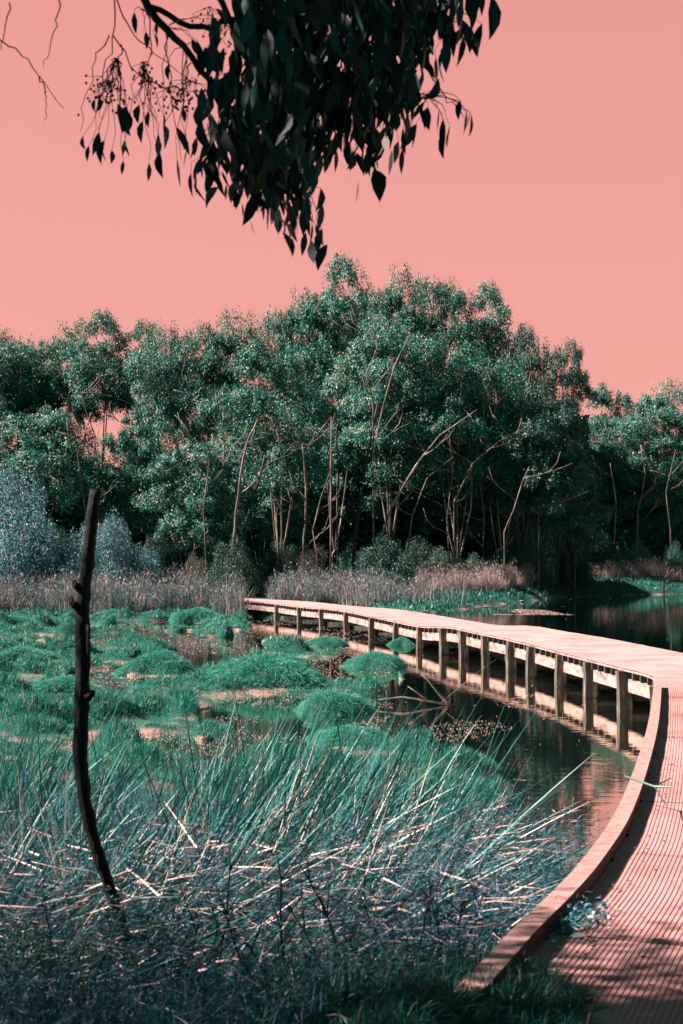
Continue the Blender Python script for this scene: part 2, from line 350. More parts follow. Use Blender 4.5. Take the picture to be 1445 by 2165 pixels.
def strip(b, s0, s1, o0, o1, z0, z1, step=.35):
    """a bar that follows the deck edge from s0 to s1, between offsets o0..o1 and heights z0..z1 below/above the deck"""
    n = max(2, int((s1 - s0) / step) + 1); V = []
    for s in np.linspace(s0, s1, n):
        V += [edge(s, o0, z0), edge(s, o1, z0), edge(s, o1, z1), edge(s, o0, z1)]
    Q = []
    for k in range(n - 1):
        a = 4 * k
        for j in range(4): Q.append([a + j, a + (j + 1) % 4, a + 4 + (j + 1) % 4, a + 4 + j])
    Q += [[3, 2, 1, 0], [4 * n - 4, 4 * n - 3, 4 * n - 2, 4 * n - 1]]
    b.add(V, Q)
b = MB()
for s in np.arange(s_of_y(3.2) if False else 1.2, 20, 1.83):
    a, c = edge(s, .08, .0012), edge(s, WID - .1, .0012); t = edge(s + .05, .08) - edge(s, .08); t /= np.linalg.norm(t); b.box((a + c) / 2, (c - a) / 2, t * .004, (0, 0, .001))
    for q in np.arange(.2, WID - .1, .28):
        p = edge(s + .05, q, .003); b.tube([p - (0, 0, .002), p + (0, 0, .0015)], [.009, .008], 8)
tag(part('panel_joint', b.mesh('panel_joint', M['under_timber'])), kind='stuff')
b = MB(); strip(b, 0, S[-1], 0.0, WID, -.045, -.017); part('deck_panel', b.mesh('deck_panel', M['timber']))
def s_of_y(y): return float(np.interp(y, E[:, 1], S))
sK = s_of_y(17.9)
# kerb in lengths, with narrow joints
lens = [0, s_of_y(4.75), s_of_y(7.9), s_of_y(11.6), s_of_y(14.8), sK]
for k in range(5):
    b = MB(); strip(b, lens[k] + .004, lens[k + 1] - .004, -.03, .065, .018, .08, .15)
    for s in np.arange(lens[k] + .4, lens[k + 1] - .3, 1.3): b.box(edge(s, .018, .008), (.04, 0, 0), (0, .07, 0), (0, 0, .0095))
    me = b.mesh('kerb_rail', M['kerb_rust']); me.materials.append(M['kerb_side_shade'])
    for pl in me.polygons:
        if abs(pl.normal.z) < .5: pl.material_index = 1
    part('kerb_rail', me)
# far side kerb
b = MB(); strip(b, 0, sK, WID - .12, WID, .05, .15); part('kerb_rail', b.mesh('kerb_rail', M['kerb_rust']))
# stringers, joists, bearers, posts
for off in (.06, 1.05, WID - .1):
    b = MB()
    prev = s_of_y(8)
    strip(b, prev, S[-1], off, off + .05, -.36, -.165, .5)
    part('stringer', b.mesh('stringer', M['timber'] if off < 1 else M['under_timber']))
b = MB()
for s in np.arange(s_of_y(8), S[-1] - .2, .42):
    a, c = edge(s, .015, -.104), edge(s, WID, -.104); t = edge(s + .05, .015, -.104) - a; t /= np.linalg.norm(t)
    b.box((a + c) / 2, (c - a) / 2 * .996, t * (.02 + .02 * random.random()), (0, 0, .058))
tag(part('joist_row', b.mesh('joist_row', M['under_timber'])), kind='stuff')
posts_px = [585, 627, 683, 735, 788, 840, 889, 935, 977, 1028, 1081, 1120, 1183, 1242, 1317]
ang = E[:, 0] / E[:, 1]
def s_of_px(px):
    t = (px - 722.5) / F; k0 = int(np.argmax(E[:, 1] > 19.5))
    k = k0 + int(np.argmin(np.abs(ang[k0:] - t))); return S[k]
pm = {}
for k, px in enumerate(posts_px + [1368]):
    s = s_of_px(px) if px != 1368 else s_of_y(18.6)
    t = edge(s + .1) - edge(s); a = math.atan2(t[1], t[0])
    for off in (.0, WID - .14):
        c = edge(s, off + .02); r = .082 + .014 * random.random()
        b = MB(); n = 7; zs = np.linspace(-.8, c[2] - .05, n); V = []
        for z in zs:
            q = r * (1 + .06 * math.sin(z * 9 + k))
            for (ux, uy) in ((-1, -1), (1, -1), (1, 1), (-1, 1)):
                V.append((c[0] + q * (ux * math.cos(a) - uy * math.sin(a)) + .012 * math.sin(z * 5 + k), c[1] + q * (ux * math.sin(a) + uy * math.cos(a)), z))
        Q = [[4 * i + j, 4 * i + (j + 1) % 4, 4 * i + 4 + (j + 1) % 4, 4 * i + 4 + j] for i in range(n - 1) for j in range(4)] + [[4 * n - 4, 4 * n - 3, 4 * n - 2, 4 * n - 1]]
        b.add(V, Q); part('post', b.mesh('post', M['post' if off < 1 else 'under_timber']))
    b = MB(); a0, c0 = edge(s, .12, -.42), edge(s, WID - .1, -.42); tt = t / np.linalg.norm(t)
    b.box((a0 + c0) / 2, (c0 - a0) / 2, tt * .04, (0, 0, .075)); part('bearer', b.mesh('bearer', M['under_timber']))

# ------------------------------------------------------------ trees
def gum_tree(seed, H, W, bottom, ncl, leaves, lean=0.0, limbs=4, lsize=.27, rc=.15, open_=0.0):
    """returns (trunk mesh, crown mesh) at scale: total height H, crown width W, crown starts at bottom*H"""
    global rng
    rng = np.random.default_rng(seed); r = random.Random(seed)
    b = MB(); zc = H * (bottom + 1) / 2; rz = H * (1 - bottom) / 2
    # clumps: upper shell of an ellipsoid, then a few inside
    C = []; tries = 0
    while len(C) < ncl and tries < 6000:
        tries += 1
        v = np.array([r.gauss(0, 1) for _ in range(3)]); v /= np.linalg.norm(v)
        if v[2] < -.7: continue
        q = r.uniform(.45, .80) if len(C) % 4 else r.uniform(.1, .5)
        c = np.array([v[0] * W * .5 * q, v[1] * W * .5 * q, zc + v[2] * rz * q])
        rad = W * r.uniform(.75, 1.3) * rc
        if all(np.linalg.norm((c - o) * (1, 1, 1.2)) > (rad + ro) * (.62 + open_) for o, ro in C): C.append((c, rad))
    # trunk forks low into limbs
    base_r = .006 * H + .025; fork = H * bottom * r.uniform(.45, .75)
    th = r.uniform(0, 6.28)
    P0 = [np.array([0, 0, -.6])]
    for k in range(1, 7):
        t = k / 6; P0.append(np.array([lean * H * .25 * t * t + .12 * math.sin(k * 2 + seed), .1 * math.sin(k * 1.7), fork * t]))
    b.tube(P0, np.linspace(base_r * 1.25, base_r * .85, 7), 7)
    ends = []
    for j in range(limbs):
        a = th + j * 6.283 / limbs + r.uniform(-.4, .4); Q = []; st = P0[-1] - (0, 0, r.uniform(0, fork * .25)); rr = W * r.uniform(.16, .3)
        for k in range(8):
            t = k / 7; wob = .035 * W
            Q.append(st + np.array([math.cos(a) * rr * t ** .8 + lean * W * .15 * t + r.uniform(-wob, wob) * t, math.sin(a) * rr * t ** .8 + r.uniform(-wob, wob) * t, (H * r.uniform(.84, .9) - st[2]) * t]))
        b.tube(Q, np.linspace(base_r * .68, base_r * .12, 8), 6); ends += Q[2:]
    ends = np.array(ends)
    for c, rad in C:
        e = ends[np.argmin(np.linalg.norm(ends - c, axis=1) + np.maximum(0, ends[:, 2] - c[2] + .5) * 2.5)]
        Q = [e]
        for k in range(1, 5):
            t = k / 4; Q.append(e + (c - e) * t + np.array([r.uniform(-1, 1), r.uniform(-1, 1), -1.2 * math.sin(t * 3.1) * .6]) * .06 * np.linalg.norm(c - e))
        b.tube(Q, np.linspace(base_r * .3, base_r * .1, 5), 5)
        for j in range(3):
            v = np.array([r.gauss(0, 1), r.gauss(0, 1), abs(r.gauss(0, .8))]); v /= np.linalg.norm(v)
            b.tube([Q[3], (Q[3] + c + v * rad * .4) / 2, c + v * rad * .85], np.linspace(base_r * .1, .012, 3), 4, False)
    trunk = b.mesh('trunk', M['bark_pale'], True)
    # leaves gathered in small tufts over each clump's dome
    cs, ax, nn = [], [], []
    for c, rad in C:
        nt_ = int(34 * (rad / (W * rc)) ** 2); nl = max(4, leaves // nt_)
        v = rng.normal(size=(nt_, 3)); v[:, 2] = np.abs(v[:, 2]) * .95 - .22; v = unit(v)
        tf = c + v * rad * rng.uniform(.55, 1.08, (nt_, 1)) * (1, 1, .72)
        g = np.repeat(tf, nl, 0); dr = rng.normal(size=(len(g), 3)) * rad * .135 * (1, 1, .9)
        p = g + dr; p[:, 2] -= np.abs(dr[:, 0]) * .5
        cs.append(p); o = unit(np.repeat(v, nl, 0) * (1, 1, .2) + rng.normal(size=(len(g), 3)) * .7 + (0, 0, -.75)); ax.append(o); nn.append(unit(np.repeat(v * (1, 1, 1.3), nl, 0) + dr / (rad * .155) * .25 + rng.normal(size=(len(g), 3)) * .42))
    nn = np.concatenate(nn); cs = np.concatenate(cs); ax = np.concatenate(ax); sz = rng.uniform(.6, 1.25, len(cs)) * lsize
    V, Fc = leafcards(cs, ax, sz, sz * .42, nn)
    return trunk, V, Fc
VAR = []
specs = [ # H, W, bottom, clumps, leaves per clump, lean, limbs, rc, open
 (22, 13, .40, 30, 1900, .1, 4, .195, .04), (22, 12, .30, 34, 1900, -.15, 5, .185, .04), (20, 13, .22, 38, 1900, .25, 5, .18, .02),
 (22, 10, .48, 22, 2000, .0, 3, .22, .04), (18, 13, .16, 38, 1900, .4, 5, .175, .02), (16, 11, .08, 34, 1900, -.3, 4, .18, .02)]
for k, (H, W, bo, nc_, lv, ln, lm, rc, op) in enumerate(specs):
    t, V, Fc = gum_tree(31 + k, H, W, bo, nc_, lv, ln, lm, .27, rc, op)
    VAR.append((H, W, t, {mk: mesh_np('crown', V, Fc, M[mk]) for mk in ('gum', 'gum_dark', 'gum_pale')}))
bark2 = {}
def plant_tree(label, px, top, wpx, D, v, mk='gum', bark='bark_pale', rot=None, group='gum trees along the far bank', name='eucalyptus_tree'):
    H, W, tm, cm = VAR[v]; x = (px - 722.5) / F * D
    z0 = float(height(np.array([[x, D]]))[0]); h = CAMZ + (HOR - top + 16) / F * D - z0; wd = wpx / F * D
    o = tag(empty(name, (x, D, z0), rot if rot is not None else random.uniform(0, 6.28)), label, 'tree', group)
    o.scale = (wd / W, wd / W, h / H)
    if bark != 'bark_pale':
        if v not in bark2:
            bm2 = tm.copy(); bm2.materials.clear(); bm2.materials.append(M['bark_dark']); bark2[v] = bm2
        tm = bark2[v]
    link('trunk', tm, o); link('crown', cm[mk], o)
    return o
TREES = [
 ('dark gum tree cut by the left edge, at the back of the wood', -45, 698, 300, 120, 0, 'gum', 0),
 ('low rounded gum tree above the blue shrub at the left edge', 30, 684, 230, 118, 1, 'gum', 0),
 ('gum tree with a flat top just left of the sky gap', 118, 664, 190, 119, 1, 'gum', 0),
 ('thin gum tree with a high crown and sky showing below it, above the dead trunk', 205, 664, 200, 117, 3, 'gum', 0),
 ('small gum crown peeping over the wood right of the sky gap', 290, 680, 130, 122, 3, 'gum', 0),
 ('gum tree standing behind the wide pale one left of centre', 395, 674, 200, 119, 0, 'gum', 0),
 ('gum tree whose top forms the first step up of the skyline', 485, 643, 200, 118, 1, 'gum', 0),
 ('narrow gum tree on the second step up of the skyline', 612, 590, 170, 117, 1, 'gum', 0),
 ('left one of the two tallest gum crowns, on top of the skyline', 725, 536, 190, 116, 3, 'gum_pale', 0),
 ('right one of the two tallest gum crowns, on top of the skyline', 822, 538, 180, 114, 1, 'gum', 0),
 ('gum tree with a broad dome just right of the two tallest crowns', 935, 572, 220, 120, 0, 'gum', 0),
 ('gum tree with an open crown where the skyline starts to drop to the right', 1030, 604, 180, 120, 3, 'gum_pale', 0),
 ('slim dark gum tree in the notch of the descending skyline', 1108, 688, 120, 101, 3, 'gum_dark', 0),
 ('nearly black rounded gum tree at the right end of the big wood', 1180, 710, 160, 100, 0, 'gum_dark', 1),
 ('wide pale gum tree with sunlit domes, left of centre', 350, 698, 220, 101, 1, 'gum_pale', 0),
 ('large gum tree with a sunlit umbrella crown, in front at the centre left', 580, 712, 290, 92, 2, 'gum_pale', 0),
 ('big gum tree filling the middle of the wood under the tallest crowns', 700, 610, 260, 104, 2, 'gum', 0),
 ('big gum tree with many bare pale limbs in the middle of the wood', 815, 650, 270, 98, 1, 'gum_pale', 0),
 ('leaning gum tree with long slanting limbs right of the middle', 935, 700, 290, 98, 4, 'gum', 0),
 ('spreading gum tree whose limbs reach right towards the open water', 1040, 740, 270, 99, 4, 'gum', 0),
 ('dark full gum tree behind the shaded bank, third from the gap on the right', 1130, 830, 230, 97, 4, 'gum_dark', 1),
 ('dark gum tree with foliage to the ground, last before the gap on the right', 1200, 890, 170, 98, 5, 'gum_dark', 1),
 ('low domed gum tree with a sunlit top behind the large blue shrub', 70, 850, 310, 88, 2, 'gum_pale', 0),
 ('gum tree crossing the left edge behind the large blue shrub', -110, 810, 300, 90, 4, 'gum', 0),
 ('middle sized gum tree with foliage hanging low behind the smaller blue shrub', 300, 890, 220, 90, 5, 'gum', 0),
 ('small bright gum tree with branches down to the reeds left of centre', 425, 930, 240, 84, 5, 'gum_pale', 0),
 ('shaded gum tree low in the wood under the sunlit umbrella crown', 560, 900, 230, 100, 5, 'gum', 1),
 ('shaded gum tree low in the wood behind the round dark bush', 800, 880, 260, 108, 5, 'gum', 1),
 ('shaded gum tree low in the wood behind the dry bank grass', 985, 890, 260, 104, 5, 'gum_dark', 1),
 ('pale gum tree at the left end of the separate wood on the right', 1300, 808, 190, 128, 2, 'gum_pale', 0),
 ('pale gum tree with a bright forked limb in the wood on the right', 1390, 800, 210, 124, 1, 'gum_pale', 0),
 ('gum tree cut by the right edge of the photo', 1500, 798, 220, 126, 2, 'gum_pale', 0),
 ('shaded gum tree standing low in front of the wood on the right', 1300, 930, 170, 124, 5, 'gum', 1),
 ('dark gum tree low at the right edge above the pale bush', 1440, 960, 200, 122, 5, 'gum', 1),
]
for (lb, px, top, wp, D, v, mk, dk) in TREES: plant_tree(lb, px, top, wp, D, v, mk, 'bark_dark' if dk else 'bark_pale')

# bare sapling trunks and leaning poles in the wood
def pole(label, pts, D, r0, r1, bark='bark_pale', twigs=3, name='bare_tree', seed=0):
    r0 *= .5; r1 *= .45
    """pts are photo pixels of the stem, bottom first"""
    rr = random.Random(seed); P = np.array([((px - 722.5) / F * D, D + .3 * math.sin(k * 2.1 + seed), CAMZ + (HOR - py) / F * D) for k, (px, py) in enumerate(pts)])
    z0 = float(height(P[:1, :2])[0]); base = P[0].copy(); base[2] = z0
    P3 = np.vstack([[P[0][0], P[0][1], z0 - .3], P]) if P[0][2] > z0 else P
    Q = []
    for k in range(len(P3) - 1):
        for t in (0, .33, .66): Q.append(P3[k] * (1 - t) + P3[k + 1] * t + (np.array([rr.uniform(-1, 1), rr.uniform(-1, 1), 0]) * r0 * .35 if k else 0))
    Q.append(P3[-1]); Q = np.array(Q) - base
    o = tag(empty(name, base), label, 'tree', 'bare pale trunks in front of the wood')
    b = MB(); b.tube(Q, np.linspace(r0, r1, len(Q)), 7); link('trunk', b.mesh('trunk', M[bark], True), o)
    for j in range(twigs):
        k = rr.randint(len(Q) // 3, len(Q) - 2); sgn = rr.choice((-1, 1)); ln = rr.uniform(1.5, 3.2)
        T_ = [Q[k]]; d = np.array([sgn * rr.uniform(.5, 1), rr.uniform(-.3, .3), rr.uniform(.2, .8)]); d /= np.linalg.norm(d)
        for q in range(1, 5): T_.append(T_[-1] + (d + np.array([rr.uniform(-.3, .3), 0, rr.uniform(-.35, .25)])) * ln / 4)
        b = MB(); b.tube(T_, np.linspace(max(r1, r0 * .4), .02, 5), 5)
        b.tube([T_[2], T_[2] + np.array([sgn * .5, 0, .6]), T_[2] + np.array([sgn * .7, .1, 1.3])], [.035, .025, .012], 4)
        link('branch', b.mesh('branch', M[bark], True), o)
pole('pale curved gum trunk standing clear left of centre, brightest in the wood', [(487, 1200), (497, 1120), (508, 1010), (520, 940), (545, 885)], 80, .22, .12, twigs=1, seed=1)
pole('short thick trunk leaning right beside the pale curved one', [(508, 1200), (520, 1110), (540, 1040), (560, 960)], 82, .27, .13, 'bark_dark', 2, seed=2)
pole('thin pale trunk behind the small bright gum tree', [(437, 1190), (432, 1080), (440, 980), (436, 920)], 79, .12, .05, 'bark_pale', 4, seed=3)
pole('straight grey trunk left of the centre of the wood', [(642, 1190), (645, 1110), (648, 1030), (640, 940)], 88, .2, .12, 'bark_pale', 3, seed=4)
pole('dark upright trunk with pale edge right beside the straight grey one', [(715, 1190), (712, 1110), (716, 1020), (712, 900)], 90, .15, .1, 'bark_dark', 2, seed=5)
pole('dark leaning trunk forming the left half of a V in the middle', [(745, 1190), (760, 1080), (772, 990), (800, 850)], 92, .3, .14, 'bark_dark', 2, seed=6)
pole('long slanting limb rising right across the middle of the wood', [(800, 1150), (830, 1070), (880, 985), (930, 920), (1010, 865)], 90, .22, .07, 'bark_pale', 3, seed=7)
pole('pale pole leaning right above the dry bank grass', [(1068, 1125), (1085, 1080), (1105, 1020), (1122, 985)], 92, .1, .05, 'bark_pale', 2, seed=8)
pole('thin upright trunk in the shade behind the green bank bushes', [(1140, 1190), (1138, 1120), (1140, 1050)], 95, .1, .06, 'bark_pale', 1, seed=9)
pole('thin pale trunk at the right end of the big wood', [(950, 1190), (945, 1100), (958, 1000), (950, 900)], 94, .12, .05, 'bark_pale', 4, seed=10)
pole('pair of pale stems under the centre of the wood', [(672, 1190), (662, 1120), (680, 1050), (700, 990)], 87, .11, .06, 'bark_pale', 3, seed=11)
pole('bright forked limb above the bush in the wood on the right', [(1345, 1160), (1352, 1080), (1366, 1000), (1356, 940)], 116, .2, .1, 'bark_pale', 4, seed=12)

THIN = [('thin trunk left of the two blue grey shrubs gap', [(170, 1190), (180, 1080), (165, 960), (190, 870)], 86), ('thin forked trunk under the sky gap on the left', [(205, 1000), (200, 920), (175, 850), (160, 790)], 100),
 ('slender trunk right of the sky gap on the left', [(270, 1050), (262, 960), (280, 880), (300, 820)], 100), ('slender pale trunk just left of the pale curved one', [(470, 1190), (466, 1060), (475, 930), (455, 830)], 84),
 ('slender trunk in the shadow right of the short thick trunk', [(590, 1190), (585, 1090), (600, 1000), (585, 900)], 89), ('bright bent limb curving left in the middle of the wood', [(700, 880), (655, 940), (625, 935), (600, 960)], 86),
 ('long thin limb leaning left above the V trunks', [(790, 960), (810, 860), (835, 770), (870, 700)], 90), ('thin slanting limb high under the tallest crowns', [(790, 850), (775, 790), (800, 730), (790, 680)], 91),
 ('thin slanting trunk right of the long slanting limb', [(860, 1180), (872, 1090), (905, 1010), (960, 965)], 93), ('pale limb reaching right over the leaning pale pole', [(960, 1060), (1000, 980), (1060, 930), (1120, 900)], 94),
 ('thin upright stem before the dark full gum tree', [(1020, 1190), (1025, 1100), (1015, 1010)], 97), ('thin stem at the right end of the deepest shade', [(1215, 1190), (1210, 1120), (1222, 1050)], 101),
 ('thin pale stem left in the wood on the right', [(1300, 1150), (1305, 1060), (1290, 980)], 113), ('pale limb near the right edge in the wood on the right', [(1420, 1120), (1408, 1040), (1430, 950)], 114)]
for k, (lb, pts, D) in enumerate(THIN): pole(lb, pts, D, .13, .06, 'bark_pale', 4, seed=20 + k)
# dark leaf mass of the understorey, and the wood behind
def leafmass(name, label, n, fx, mat, lsize):
    global rng
    rng = np.random.default_rng(91 + n % 7)
    P = fx(n); ax = unit(rng.normal(size=(len(P), 3)) + (0, 0, -.5)); sz = rng.uniform(.6, 1.3, len(P)) * lsize
    V, Fc = leafcards(P, ax, sz, sz * .45)
    return tag(link(name, mesh_np(name, V, Fc, M[mat])), label, kind='stuff')
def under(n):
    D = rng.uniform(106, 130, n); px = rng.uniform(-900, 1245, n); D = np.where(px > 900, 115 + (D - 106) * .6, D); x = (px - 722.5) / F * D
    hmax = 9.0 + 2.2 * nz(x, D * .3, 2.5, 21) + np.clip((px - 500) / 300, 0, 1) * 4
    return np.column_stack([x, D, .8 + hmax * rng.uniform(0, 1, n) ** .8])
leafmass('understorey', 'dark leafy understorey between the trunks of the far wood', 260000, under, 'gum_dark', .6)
def under2(n):
    D = rng.uniform(123, 150, n); px = rng.uniform(1170, 2300, n); x = (px - 722.5) / F * D
    return np.column_stack([x, D, .8 + (12 + 2 * nz(x, D * .3, 3, 22)) * rng.uniform(0, 1, n) ** .8])
leafmass('background_wood', 'mass of foliage behind the pale trees of the wood on the right', 130000, under2, 'gum', .5)

# ------------------------------------------------------------ bushes
def bush(seed, mk, n=9000, nb=22, lsize=.14, fine=False):
    """unit bush: 2 wide, 1 tall"""
    global rng
    rng = np.random.default_rng(seed); b = MB(); tips = []
    for k in range(nb):
        v = unit(np.array([rng.normal(), rng.normal(), abs(rng.normal()) * .9 + .12])); q = rng.uniform(.5, .92)
        t = v * (q, q, q * .95); tips.append(t)
        b.tube([v * (.05, .05, 0) - (0, 0, .05), t * (.35, .35, .5) , t], [.02, .012, .003], 4)
    tips = np.array(tips); i = rng.integers(0, nb, n)
    off = unit(rng.normal(size=(n, 3))) * rng.uniform(.3, 1, (n, 1)) ** .5 * .26
    P = tips[i] * rng.uniform(.85, 1.0, (n, 1)) + off; P[:, 2] = np.abs(P[:, 2]) + .0
    ax = unit(P * (1, 1, 1.5) + rng.normal(size=(n, 3)) * .5) if fine else unit(rng.normal(size=(n, 3)) + (0, 0, -.3))
    sz = rng.uniform(.6, 1.3, n) * lsize
    V, Fc = leafcards(P, ax, sz, sz * (.28 if fine else .45), unit(off + P * .3) + rng.normal(size=(n, 3)) * .5)
    return b.mesh('stem', M['bark_dark'], True), mesh_np('foliage', V, Fc, M[mk])
BV = {'blue': bush(1, 'blue', 70000, 44, .026, False), 'blue2': bush(2, 'blue', 60000, 36, .028, False), 'green': bush(3, 'bush', 34000, 30, .032), 'green2': bush(4, 'bush', 30000, 26, .034),
      'dry': bush(5, 'drybush', 40000, 30, .03, True), 'dark': bush(6, 'gum_dark', 40000, 30, .036), 'pale': bush(7, 'gum_pale', 20000, 24, .045)}
BUSH = [('large blue grey shrub at the left edge', 'blue', 30, 965, 400, 70), ('smaller blue grey shrub behind the dead trunk', 'blue2', 228, 1030, 260, 69),
 ('smooth dark green bush at the foot of the pale curved trunk', 'green', 500, 1115, 170, 80), ('dry pinkish brown bush left of the round dark bush', 'dry', 650, 1128, 190, 82),
 ('round almost black bush overhanging the bank in the centre', 'dark', 818, 1110, 190, 82), ('low olive bush beside the dark green one', 'dry', 410, 1150, 110, 79),
 ('green bush right of the round dark bush behind dry grass', 'green2', 950, 1135, 170, 97), ('dark green bush on the bank under the leaning pale pole', 'dark', 1080, 1120, 210, 98),
 ('dark bush in the deepest shade of the bank before the gap', 'dark', 1205, 1130, 130, 102), ('pale leafy bush at the water under the wood on the right', 'pale', 1345, 1135, 130, 115),
 ('bright leafy bush cut by the right edge at the water', 'pale', 1430, 1135, 110, 114), ('green bush between the two blue grey shrubs', 'green2', 140, 1080, 130, 84),
 ('dark bush in shade right of the smaller blue grey shrub', 'dark', 335, 1100, 120, 84)]
BUSH += [('green bush under the straight grey trunk', 'green', 590, 1125, 130, 90), ('leafy bush between the dark V trunks', 'pale', 745, 1135, 110, 93), ('wide green bush right of the V trunks', 'green', 885, 1120, 150, 99),
 ('green bush at the right of the dry bank grass', 'green2', 1020, 1150, 130, 96), ('tall leafy bush behind the leaning pale pole', 'pale', 1130, 1080, 170, 101), ('broad leafy bush low behind the pale curved trunk', 'pale', 470, 1060, 150, 86),
 ('leafy bush hanging over the shade at the end of the big wood', 'green', 1170, 1100, 150, 103), ('bush in front of the wood on the right next to the gap', 'green2', 1270, 1120, 120, 114)]
for lb, v, px, top, wp, D in BUSH:
    x = (px - 722.5) / F * D; z0 = float(height(np.array([[x, D]]))[0]); h = CAMZ + (HOR - top) / F * D - z0; wd = wp / F * D
    o = tag(empty('shrub' if 'shrub' in lb else 'bush', (x, D, z0 - .05), random.uniform(0, 6)), lb, 'bush'); o.scale = (wd / 2.3, wd / 2.3, h / 1.12)
    link('stem', BV[v][0], o); link('foliage', BV[v][1], o)

# ------------------------------------------------------------ ground cover
def field(n, y0, y1, u0, u1, power=2.0):
    """random ground points, denser near the camera"""
    t = rng.uniform(0, 1, n)
    if power == 1: y = y0 * (y1 / y0) ** t
    else: a = 1 - power; y = (y0 ** a + t * (y1 ** a - y0 ** a)) ** (1 / a)
    x = rng.uniform(u0, u1, n) * np.maximum(y, 5)
    P = np.column_stack([x, y]); return np.column_stack([P, height(P)])
def off_deck(P, margin=.0):
    """drop what would stick through the deck (or stand under it)"""
    k = np.clip(np.searchsorted(E[:, 1], P[:, 1]), 0, len(E) - 1)
    ex = E[k, 0]
    return P[(P[:, 0] < ex - margin) | (P[:, 0] > ex + WID * 1.15 + .4)]
def lean_dir(n, lean, az0=None, spread=3.14):
    a = rng.uniform(-math.pi, math.pi, n) if az0 is None else az0 + rng.normal(size=n) * spread
    l = np.abs(rng.normal(size=n)) * lean if np.isscalar(lean) else rng.uniform(*lean, n)
    return unit(np.column_stack([np.cos(a) * np.sin(l), np.sin(a) * np.sin(l), np.cos(l)]))
rng = np.random.default_rng(5)
# marsh grass
P = field(1150000, 7, 72, -.31, .27, 1.35)
P = off_deck(P, .1); mud = nz(P[:, 0], P[:, 1], 1.3, 14)
P = P[(P[:, 2] > .02) & ((mud < .3) | (P[:, 2] > .065))]
ln = (.05 + .13 * np.clip(P[:, 2] * 2.5, 0, 1)) * rng.uniform(.6, 1.4, len(P)); wdt = np.maximum(.005, P[:, 1] * .00042) * rng.uniform(.8, 1.5, len(P))
V, Fc = blades(P - (0, 0, .02), lean_dir(len(P), .5, 0.0, 1.6), ln * (1 + P[:, 1] / 120), wdt, .25, 2)
tag(link('marsh_grass', mesh_np('marsh_grass', V, Fc, M['grass'])), 'bright teal marsh grass growing in mounds round the pools', kind='stuff')
# far bank grass
n = 90000
P = np.column_stack([rng.uniform(-42, 48, n), rng.uniform(58, 112, n)]); P = np.column_stack([P, height(P)]); P = off_deck(P, .1); P = P[P[:, 2] > .03]
V, Fc = blades(P, lean_dir(len(P), .5), rng.uniform(.2, .45, len(P)), .07, .3, 2)
tag(link('bank_grass', mesh_np('bank_grass', V, Fc, M['under'])), 'short grass on the far bank beyond the boardwalk', kind='stuff')
# foreground undergrowth
P = field(300000, 4.2, 16, -.6, .36, 1.5); P = off_deck(P, .05); P = P[P[:, 2] > .03]
ln = rng.uniform(.10, .50, len(P))
ln *= np.where(P[:, 0] / P[:, 1] > .09, .4, 1) * np.clip(1.9 - P[:, 1] / 8, .4, 1) * np.clip(.75 + .5 * nz(P[:, 0], P[:, 1], .35, 88), .35, 1.3)
V, Fc = blades(P - (0, 0, .02), lean_dir(len(P), .75), ln, rng.uniform(.003, .007, len(P)), .3, 3)
tag(link('undergrowth_grass', mesh_np('undergrowth_grass', V, Fc, M['under'])), 'green grass tangled under the rushes in the foreground', kind='stuff')
# fine blue grey twig tangle
P = field(9000, 4.2, 11.5, -.6, .33, 1.5); P = off_deck(P, .05); P = P[P[:, 2] > .03]
dens = nz(P[:, 0], P[:, 1], .8, 30) + .35 * nz(P[:, 0], P[:, 1], 3, 31); P = P[dens > -.35]
n = len(P); k = 13
stem_d = lean_dir(n, .6, .1, 1.4); sl = rng.uniform(.25, .7, n) * np.where(P[:, 0] / P[:, 1] > .11, .6, 1)
B = np.repeat(P, k, 0); t = rng.uniform(.15, 1, (n * k, 1)); B = B + np.repeat(stem_d * sl[:, None], k, 0) * t
d = unit(np.repeat(stem_d, k, 0) * .8 + rng.normal(size=(n * k, 3)) * .75)
V1, F1 = blades(P, stem_d, sl * 1.1, .005, .15, 3); V2, F2 = blades(B, d, rng.uniform(.05, .2, n * k), .0032, .1, 2)
V = np.concatenate([V1, V2]); tag(link('dry_twigs', mesh_np('dry_twigs', V, [F1[0], F1[1], F2[0] + len(V1), F2[1] + len(V1)], M['twig'])), 'fine blue grey dry twigs tangled over the foreground', kind='stuff')
# tiny cards added as bright specks, standing for highlights on the tangle
P = field(90000, 4.6, 14, -.5, .33, 1.5); P = off_deck(P, .1); P = P[P[:, 2] > .03]; n = len(P)
P[:, 2] += rng.uniform(.08, .6, n) * np.clip((14 - P[:, 1]) / 6, .3, 1)
a = rng.normal(size=n) * .7; V, Fc = leafcards(P, unit(np.column_stack([np.cos(a), np.sin(a) * .4, rng.normal(size=n) * .5 + .15])), rng.uniform(.008, .05, n), rng.uniform(.003, .007, n))
tag(link('highlight_specks', mesh_np('highlight_specks', V, Fc, M['twig'])), 'small bright specks added as highlights over the foreground tangle', kind='stuff')
# fallen straw stalks
P = field(2300, 5.8, 10.0, -.5, .30, 1.3); P = off_deck(P, .1); P = P[P[:, 2] > .05]; P = P[P[:, 0] / P[:, 1] < .125]; n = len(P)
P[:, 2] += rng.uniform(.12, .55, n) * np.clip((11.5 - P[:, 1]) / 5 + .3, .3, 1); a = rng.normal(size=n) * .5 + rng.choice([0, math.pi], n, p=[.8, .2])
d = unit(np.column_stack([np.cos(a), np.sin(a), rng.normal(size=n) * .22 + .08]))
V, Fc = blades(P, d, rng.uniform(.06, .34, n) * rng.choice([.5, 1, 1.4], n), rng.uniform(.005, .011, n), .05, 2)
tag(link('fallen_stalks', mesh_np('fallen_stalks', V, Fc, M['stalk'])), 'broken pale straw stalks lying across the foreground', kind='stuff')
